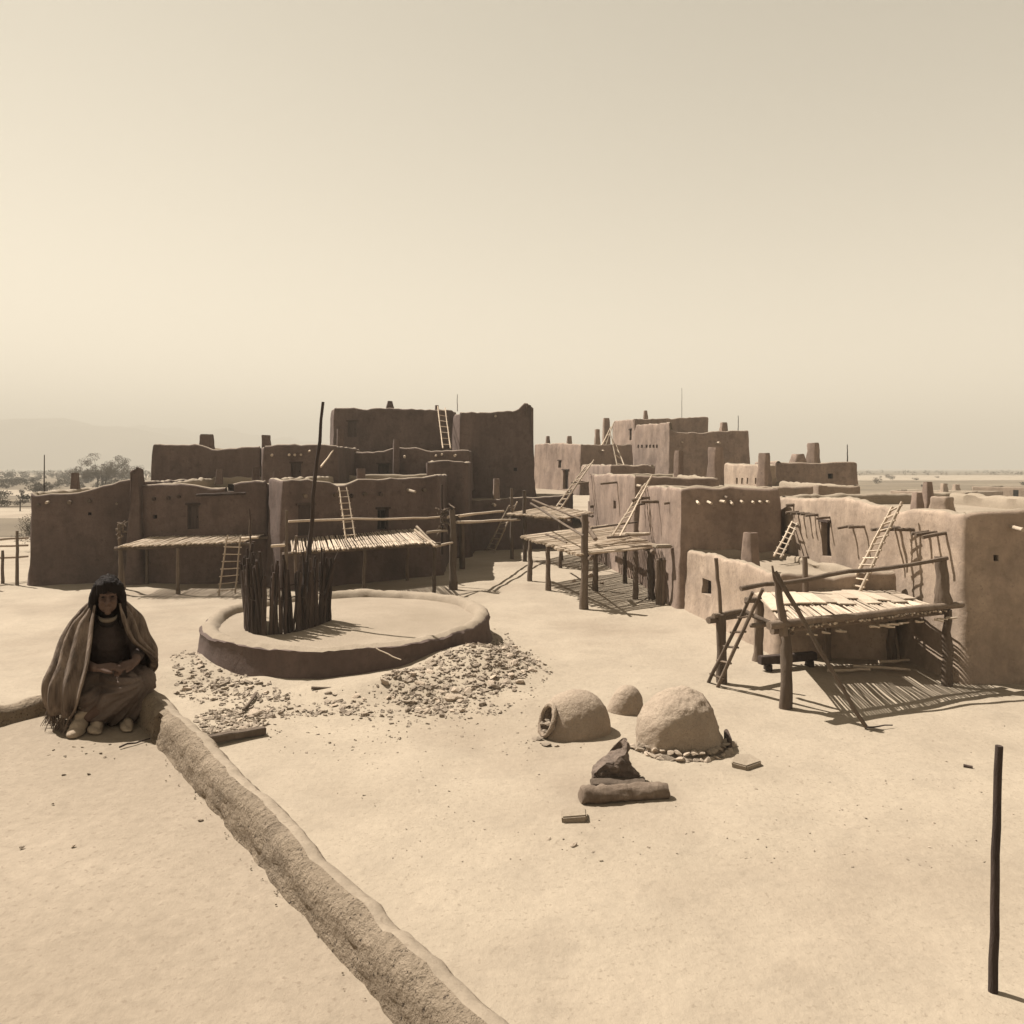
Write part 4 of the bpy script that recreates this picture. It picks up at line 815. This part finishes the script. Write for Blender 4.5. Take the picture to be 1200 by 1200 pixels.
# ------------------------------------------------------------------ the seated woman
PO = Vector((-2.69, 5.07, RZ))
person = thing('person', 'person seated on the roof corner in a draped shawl, dark dress and pale moccasins', 'person', PO)
M['skin'] = mat('sunbrowned_skin', (.095, .062, .046), (.115, .076, .056), 9, .1, 60, rough=.9, k=1.0)
M['hair'] = mat('black_hair', (.02, .015, .013), (.04, .03, .025), 8, .8, 40, rough=.85, stretch=(1, 1, .15), k=.6)
M['dress'] = mat('dark_woven_dress', (.055, .042, .036), (.085, .065, .055), 6, .45, 45, k=0.9)
M['skirt'] = mat('brown_skirt_cloth', (.095, .072, .055), (.135, .103, .08), 5, .45, 40, k=1.1)
M['shawl'] = mat('brown_striped_shawl', (.10, .075, .057), (.31, .237, .172), 24, .5, 45, stretch=(1, 1, .05), k=0.72)
M['buckskin'] = mat('pale_buckskin', (.44, .345, .24), (.54, .43, .30), 9, .3, 40, k=0.62)
M['linen'] = mat('pale_linen', (.36, .29, .21), (.44, .36, .26), 9, .3, 40, k=.38)
def ball(bm, c, r, rot=0, rx=0):
    if not hasattr(r, '__len__'): r = (r, r, r)
    bmesh.ops.create_icosphere(bm, subdivisions=2, radius=1, matrix=Matrix.Translation(PO + Vector(c)) @ Matrix.Rotation(rot, 4, 'Z') @ Matrix.Rotation(rx, 4, 'X') @ Matrix.Diagonal((*r, 1)))
def caps(bm, pts, rs):
    for (a, ra), (b, rb) in zip(zip(pts, rs), zip(pts[1:], rs[1:])):
        a = Vector(a); b = Vector(b); n = max(2, int((b - a).length / (min(ra, rb) * .35)))
        for i in range(n + 1): t = i / n; ball(bm, a.lerp(b, t), ra + (rb - ra) * t)
def skin_of(name, bm, vox, m, parent, sm=6, fold=None):
    me = bpy.data.meshes.new('t'); bm.to_mesh(me); bm.free(); o = bpy.data.objects.new('t', me); C.objects.link(o)
    md = o.modifiers.new('r', 'REMESH'); md.mode = 'VOXEL'; md.voxel_size = vox
    s = o.modifiers.new('s', 'SMOOTH'); s.iterations = sm; s.factor = .5
    bpy.context.view_layer.update(); nm = bpy.data.meshes.new_from_object(o.evaluated_get(bpy.context.evaluated_depsgraph_get())); bpy.data.objects.remove(o)
    if fold:
        cs = [(v.co + v.normal * fold(v.co - PO)) for v in nm.vertices]
        for v, c in zip(nm.vertices, cs): v.co = c
    nm.transform(Matrix.Translation(-world_of(parent))); nm.materials.clear(); nm.materials.append(m); nm.name = name; nm.shade_smooth()
    q = bpy.data.objects.new(name, nm); C.objects.link(q); q.parent = parent; return q
HC = Vector((.02, -.03, .855))
bm = bmesh.new()
caps(bm, [(.02, .30, .25), (.02, .22, .38), (.015, .14, .54), (.015, .09, .65)], [.13, .12, .125, .10])
caps(bm, [(-.15, .09, .63), (.17, .09, .63)], [.06, .06]); caps(bm, [(.015, .07, .66), (.02, .01, .80)], [.05, .048])
ball(bm, HC + Vector((0, .015, .015)), (.072, .088, .098)); ball(bm, HC + Vector((0, -.032, -.050)), (.060, .052, .064))           # skull, jaw
ball(bm, HC + Vector((0, -.075, -.103)), (.022, .02, .018))                                                                  # chin
caps(bm, [HC + Vector((0, -.085, .0)), HC + Vector((0, -.104, -.038))], [.009, .014]); ball(bm, HC + Vector((-.012, -.094, -.04)), .010); ball(bm, HC + Vector((.012, -.094, -.04)), .010)
for s in (-1, 1):
    ball(bm, HC + Vector((s * .034, -.066, -.030)), (.022, .02, .02)); caps(bm, [HC + Vector((s * .014, -.083, .018)), HC + Vector((s * .045, -.066, .018))], [.010, .009])
    ball(bm, HC + Vector((s * .073, .01, -.01)), (.012, .022, .032))
caps(bm, [HC + Vector((-.020, -.082, -.068)), HC + Vector((0, -.090, -.066)), HC + Vector((.020, -.082, -.068))], [.007, .010, .007])
caps(bm, [HC + Vector((-.017, -.080, -.080)), HC + Vector((0, -.088, -.081)), HC + Vector((.017, -.080, -.080))], [.007, .010, .007])
caps(bm, [(-.155, .08, .62), (-.18, .02, .42), (-.05, -.22, .415)], [.05, .042, .027])
caps(bm, [(.15, .08, .61), (.205, .02, .46), (.19, -.18, .425)], [.045, .04, .027])
def hand(bm, wr, d, up, side):
    wr = Vector(wr); d = Vector(d).normalized(); s = Vector(up).cross(d).normalized() * side; u = d.cross(s).normalized(); u = u if u.z > 0 else -u
    for k in range(4):
        o = s * (-.030 + .020 * k); caps(bm, [wr + d * .01 + o * .6, wr + d * .075 + o], [.017, .013])
        L = (.058, .066, .062, .048)[k]; p0 = wr + d * .075 + o; p1 = p0 + d * L * .5 - u * .004; p2 = p1 + d * L * .38 - u * .018; p3 = p2 + d * L * .2 - u * .022
        caps(bm, [p0, p1, p2, p3], [.0095, .009, .008, .007])
    t0 = wr + d * .025 - s * .028; t1 = t0 + d * .03 - s * .022 - u * .006; t2 = t1 + d * .032 - s * .004 - u * .006
    caps(bm, [t0, t1, t2], [.014, .011, .009])
hand(bm, (-.04, -.235, .418), (1, -.1, .02), (0, -.35, 1), 1)
hand(bm, (.19, -.195, .425), (-.95, -.35, -.18), (0, -.35, 1), -1)
caps(bm, [(.02, .28, .24), (.24, -.06, .26), (.10, -.06, .08)], [.10, .07, .045]); caps(bm, [(.0, .26, .24), (.15, -.17, .25), (-.09, -.15, .09)], [.10, .07, .045])
body = skin_of('body', bm, .0055, M['skin'], person, 4)
for s in (-1, 1):
    bm = bmesh.new(); ball(bm, HC + Vector((s * .029, -.079, .002)), (.011, .006, .0055)); obj('eye', bm, M['hair'], body)
# dress bodice and sleeves
bm = bmesh.new(); caps(bm, [(.02, .28, .30), (.02, .18, .42), (.015, .10, .55), (.015, .07, .64)], [.15, .145, .15, .115]); caps(bm, [(-.15, .08, .63), (.165, .08, .63)], [.07, .07])
caps(bm, [(-.14, .07, .61), (-.165, .01, .43), (-.11, -.12, .405)], [.055, .05, .045]); caps(bm, [(.15, .07, .61), (.205, .02, .47), (.20, -.10, .44)], [.055, .05, .044])
skin_of('dress', bm, .009, M['dress'], person, 6, lambda p: .006 * nz(Vector((p.x * 26, p.y * 10, p.z * 7))) + .004 * nz(p, 40))
# skirt over the drawn-up knees
bm = bmesh.new()
caps(bm, [(.02, .28, .25), (.12, .10, .265), (.235, -.08, .265)], [.15, .115, .092]); caps(bm, [(-.02, .24, .25), (.06, -.05, .255), (.14, -.18, .255)], [.14, .12, .10])
caps(bm, [(.235, -.08, .255), (.17, -.06, .15), (.12, -.04, .06)], [.088, .09, .065]); caps(bm, [(.14, -.18, .245), (.04, -.16, .15), (-.02, -.14, .07)], [.095, .095, .065])
caps(bm, [(-.08, -.02, .27), (-.10, -.10, .20), (-.10, -.12, .12)], [.10, .09, .07]); caps(bm, [(0, 0, .2), (.08, -.1, .13), (.06, -.1, .06)], [.14, .11, .07])
caps(bm, [(.235, -.10, .24), (.20, -.12, .13), (.15, -.12, .06)], [.09, .085, .06]); caps(bm, [(.02, -.14, .09), (.15, -.12, .06)], [.06, .055])
def sfold(p):
    u = p.x * .55 + p.z * .83; th = math.atan2(p.z - .30, p.x - .30); d = math.hypot(p.z - .30, p.x - .30); return min(.010, d * .05) * math.sin(th * 21 + 3.5 * nz(p, 4)) + .006 * math.sin(th * 43 + 4 * nz(p, 6)) * min(1, d * 5) + .003 * nz(p, 45)
skin_of('skirt', bm, .009, M['skirt'], person, 5, sfold)
# moccasins with wrapped ankles
for (x, y, sx, sz, rz, an) in ((-.160, -.17, .062, .052, -.25, True), (-.058, -.16, .045, .042, .2, True), (.13, -.20, .034, .03, .2, False)):
    bm = bmesh.new(); ball(bm, (x + .01, y, sz * .8), (sx * .9, .10, sz), rz); ball(bm, (x - .01, y - .075, sz * .5), (sx * .82, .075, sz * .62), rz); ball(bm, (x, y - .03, .012), (sx * .98, .13, .016), rz)
    if an: caps(bm, [(x + .02, y + .04, .07), (x + .045, y + .05, .13), (x + .065, y + .05, .19)], [sx * .8, .05, .055]); caps(bm, [(x + .0, y + .0, .105), (x + .08, y + .01, .12)], [.022, .02])
    skin_of('moccasin', bm, .007, M['buckskin'], person, 5, lambda p: .004 * nz(Vector((p.x * 14, p.y * 14, p.z * 60))))
# collar, necklace
bm = bmesh.new(); caps(bm, [(.02 + math.cos(R(a)) * .058, -.035 - math.sin(R(a)) * .055, .722 - math.sin(R(a)) * .028) for a in range(10, 171, 20)], [.008, .011, .014, .016, .017, .016, .014, .011, .008]); skin_of('collar', bm, .005, M['linen'], person, 3)
bm = bmesh.new(); pts = []
for i in range(29):
    t = math.pi * (i / 28) ; pts.append(PO + Vector((.02 + math.cos(t) * .066, -.045 - math.sin(t) * .065, .725 - math.sin(t) * .066)))
add_tube(bm, pts, .009, 7, .5); obj('necklace', bm, M['hair'], person)
# hair: cropped fringe and side locks
bm = bmesh.new(); ball(bm, HC + Vector((0, .03, .04)), (.088, .098, .103)); ball(bm, HC + Vector((0, -.035, .078)), (.070, .058, .05))
for s in (-1, 1): caps(bm, [HC + Vector((s * .066, -.02, .06)), HC + Vector((s * .090, -.008, -.02)), HC + Vector((s * .092, .01, -.085)), HC + Vector((s * .094, -.02, -.15)), HC + Vector((s * .090, -.052, -.215))], [.032, .029, .028, .026, .014])
for k in range(7): x = -.055 + k * .0183; caps(bm, [HC + Vector((x, -.072, .075)), HC + Vector((x * 1.12, -.085 + abs(x) * .28, .040 - .35 * abs(x) + .010 * math.sin(k * 2.3)))], [.016, .009])
caps(bm, [HC + Vector((0, .08, .0)), HC + Vector((0, .075, -.10)), HC + Vector((0, .10, -.17))], [.08, .085, .08])
skin_of('hair', bm, .006, M['hair'], person, 4, lambda p: .007 * nz(Vector((p.x * 70, p.y * 70, p.z * 9))) + .004 * nz(Vector((p.x * 150, p.y * 150, p.z * 20))))
# shawl
LV = [(.800, [(-.052, -.045), (-.088, .0), (-.085, .08), (.02, .135), (.115, .08), (.118, .01), (.088, -.04)]),
      (.74, [(-.060, -.085), (-.128, .0), (-.13, .12), (.02, .19), (.155, .12), (.165, .01), (.098, -.075)]),
      (.67, [(-.066, -.115), (-.180, .0), (-.17, .16), (.02, .25), (.20, .16), (.215, .01), (.115, -.10)]),
      (.55, [(-.075, -.165), (-.232, -.02), (-.23, .19), (.02, .33), (.235, .2), (.25, .0), (.165, -.135)]),
      (.42, [(-.095, -.215), (-.275, -.04), (-.26, .22), (.02, .40), (.29, .24), (.315, .03), (.285, -.10)]),
      (.30, [(-.125, -.235), (-.325, -.05), (-.28, .24), (.0, .44), (.27, .28), (.305, .12), (.315, .03)]),
      (.18, [(-.150, -.215), (-.325, -.05), (-.28, .26), (.0, .46), (.22, .32), (.27, .22), (.28, .15)]),
      (.10, [(-.185, -.165), (-.300, -.04), (-.27, .22), (-.05, .46), (.15, .36), (.2, .29), (.23, .22)])]
def cat(P, t):
    n = len(P) - 1; f = min(t * n, n - 1e-6); i = int(f); f -= i
    p0 = P[max(i - 1, 0)]; p1 = P[i]; p2 = P[i + 1]; p3 = P[min(i + 2, n)]
    return tuple(.5 * (2 * b + (c - a) * f + (2 * a - 5 * b + 4 * c - d) * f * f + (3 * b - a - 3 * c + d) * f ** 3) for a, b, c, d in zip(p0, p1, p2, p3))
NU, NV = 150, 60; bm = bmesh.new(); g = []; hem = []
cols = [[cat(l[1], u / NU) for l in LV] for u in range(NU + 1)]; zz_ = [(l[0],) for l in LV]
for v in range(NV + 1):
    row = []
    for u in range(NU + 1):
        x, y = cat(cols[u], v / NV); z = cat(zz_, v / NV)[0]; t = u / NU; vv = v / NV
        dx, dy = x - .02, y - .12; L = math.hypot(dx, dy); amp = .008 + .022 * vv
        fd = amp * math.sin(t * 84 + 2.8 * noise.noise(Vector((t * 6, vv * 2, 1))) + vv * 2.0) + amp * .7 * noise.noise(Vector((t * 22, vv * 3, 5)))
        if u in (0, NU): fd += .012
        z2 = z + .012 * noise.noise(Vector((t * 9, vv * 3, 8))) - (.03 * noise.noise(Vector((t * 14, 0, 3))) if v > NV * .8 else 0)
        if t > .5: z2 = z2 + max(0, vv - .55) * .35 * (t - .5)
        row.append(bm.verts.new(PO + Vector((x + dx / L * fd, y + dy / L * fd, z2))))
    g.append(row)
for v in range(NV):
    for u in range(NU): bm.faces.new((g[v][u], g[v][u + 1], g[v + 1][u + 1], g[v + 1][u]))
hem = [q.co.copy() for q in g[-1][:70]]
sh = obj('shawl', bm, M['shawl'], person, ang=180); sm_ = sh.modifiers.new('cloth_thickness', 'SOLIDIFY'); sm_.thickness = .012; sm_.offset = 0
bm = bmesh.new()
for i in range(0, 60):
    for k in range(2):
        p = hem[i] + Vector((rnd.uniform(-.006, .006), rnd.uniform(-.006, .006), .012)); e = p + Vector((rnd.uniform(-.06, .015), rnd.uniform(-.03, .03), -min(rnd.uniform(.06, .13), p.z - PO.z - .012)))
        add_tube(bm, [p, p.lerp(e, .5) + Vector((rnd.uniform(-.01, .01), 0, 0)), e], [.003, .003, .002], 4)
obj('fringe', bm, M['shawl'], sh)

person.rotation_euler = (0, 0, R(28)); person.scale = (.95, 1.0, .97)

# ------------------------------------------------------------------ plants
def leaves(bm, c, rad, n, s, rg, up=.8):
    for _ in range(n):
        while True:
            p = Vector((rg.uniform(-1, 1), rg.uniform(-1, 1), rg.uniform(-1, 1)))
            if .25 < p.length < 1: break
        p = Vector((p.x * rad, p.y * rad, p.z * rad * up)); p *= 1 + .3 * nz(p + Vector(c), 1.1 / rad)
        a = Vector((rg.gauss(0, 1), rg.gauss(0, 1), rg.gauss(0, 1))).normalized(); b = a.orthogonal().normalized(); q = Vector(c) + p; k = s * rg.uniform(.6, 1.3)
        bm.faces.new([bm.verts.new(q + a * k), bm.verts.new(q + b * k * .5), bm.verts.new(q - a * k), bm.verts.new(q - b * k * .5)])
def tree(label, x, y, h, wd, seed, cat='tree', group=None, dens=1.0):
    rg = random.Random(seed); root = thing('tree', label, cat, (x, y, 0), group); bt = bmesh.new(); bl = bmesh.new(); o = Vector((x, y, 0))
    for st_ in range(4):
        b0 = o + Vector((rg.uniform(-.12, .12) * wd, rg.uniform(-.1, .1) * wd, -.2)); t0 = b0 + Vector((rg.uniform(-.1, .1) * wd, 0, h * .5))
        add_tube(bt, crooked(b0, t0, h * .012, 5, rg), [h * .022, h * .02, h * .018, h * .016, h * .014, h * .011], 7, .2)
        for _ in range(9):
            s = b0.lerp(t0, rg.uniform(.45, 1)); e = o + Vector((rg.uniform(-.5, .5) * wd, rg.uniform(-.4, .4) * wd, h * rg.uniform(.45, .97) * (1)))
            e.z -= abs(e.x - x) / wd * h * .35
            add_tube(bt, crooked(s, e, h * .02, 4, rg), [h * .009, h * .007, h * .005, h * .004, h * .002], 5, .2)
            leaves(bl, e, h * rg.uniform(.12, .2), int(80 * dens), h * .014, rg, .75); leaves(bl, s.lerp(e, .6), h * .10, int(35 * dens), h * .013, rg)
    obj('trunk', bt, M['wood_dark'], root); obj('crown', bl, M['leaf'], root, smooth=False); return root
tree('spreading airy tree in the fields beyond the leftmost house', -103, 195, 8.6, 15, 3, dens=3.2)
tree('small round tree on the plain at the far left edge of the photo', -118, 172, 3.4, 5, 5)
tree('small dark tree by the corral fence at the left edge', -31.5, 51, 2.6, 2.2, 9, dens=.8)
tree('low bushy tree between the lone mast and the spreading tree', -92, 150, 3.0, 6, 12)
SH = []
for i in range(4):
    bm = bmesh.new(); rg = random.Random(50 + i)
    for _ in range(5): leaves(bm, (rg.uniform(-.7, .7), rg.uniform(-.5, .5), rg.uniform(.35, .75)), .5, 40, .11, rg)
    me = bpy.data.meshes.new('shrub'); bm.to_mesh(me); bm.free(); me.materials.append(M['leaf']); SH.append(me)
def shrub(x, y, s, label, group):
    o = bpy.data.objects.new('shrub', rnd.choice(SH)); C.objects.link(o); o.location = (x, y, -.05); o.scale = (s, s, s * rnd.uniform(.8, 1.2)); o.rotation_euler.z = rnd.uniform(0, 6)
    o['label'] = label; o['category'] = 'shrub'; o['group'] = group
for i in range(120):
    y = rnd.uniform(95, 400); px = rnd.uniform(-20, 175); shrub((px - 600) * y / F, y, rnd.uniform(.7, 1.6) * (1 + y / 400), 'low dark shrub dotting the plain at the far left', 'shrubs on the left plain')
for i in range(9):
    y = rnd.uniform(180, 420); px = rnd.uniform(1020, 1230); shrub((px - 600) * y / F, y, rnd.uniform(.6, 1.3) * (1 + y / 500), 'low shrub dotting the hazy plain at the far right', 'shrubs on the right plain')
bm = bmesh.new(); rg = random.Random(77)
for i in range(700):
    y = rg.uniform(420, 900); x = (rg.uniform(-60, 420) - 600) * y / F if i % 8 else (rg.uniform(1000, 1260) - 600) * y / F; s = rg.uniform(1.2, 2.8)
    if noise.noise(Vector((x * .01, y * .01, 0))) < -.1: continue
    leaves(bm, (x, y, s * .6), s, 14, s * .35, rg, .7)
o = obj('scrub', bm, M['leaf'], smooth=False); o['kind'] = 'stuff'
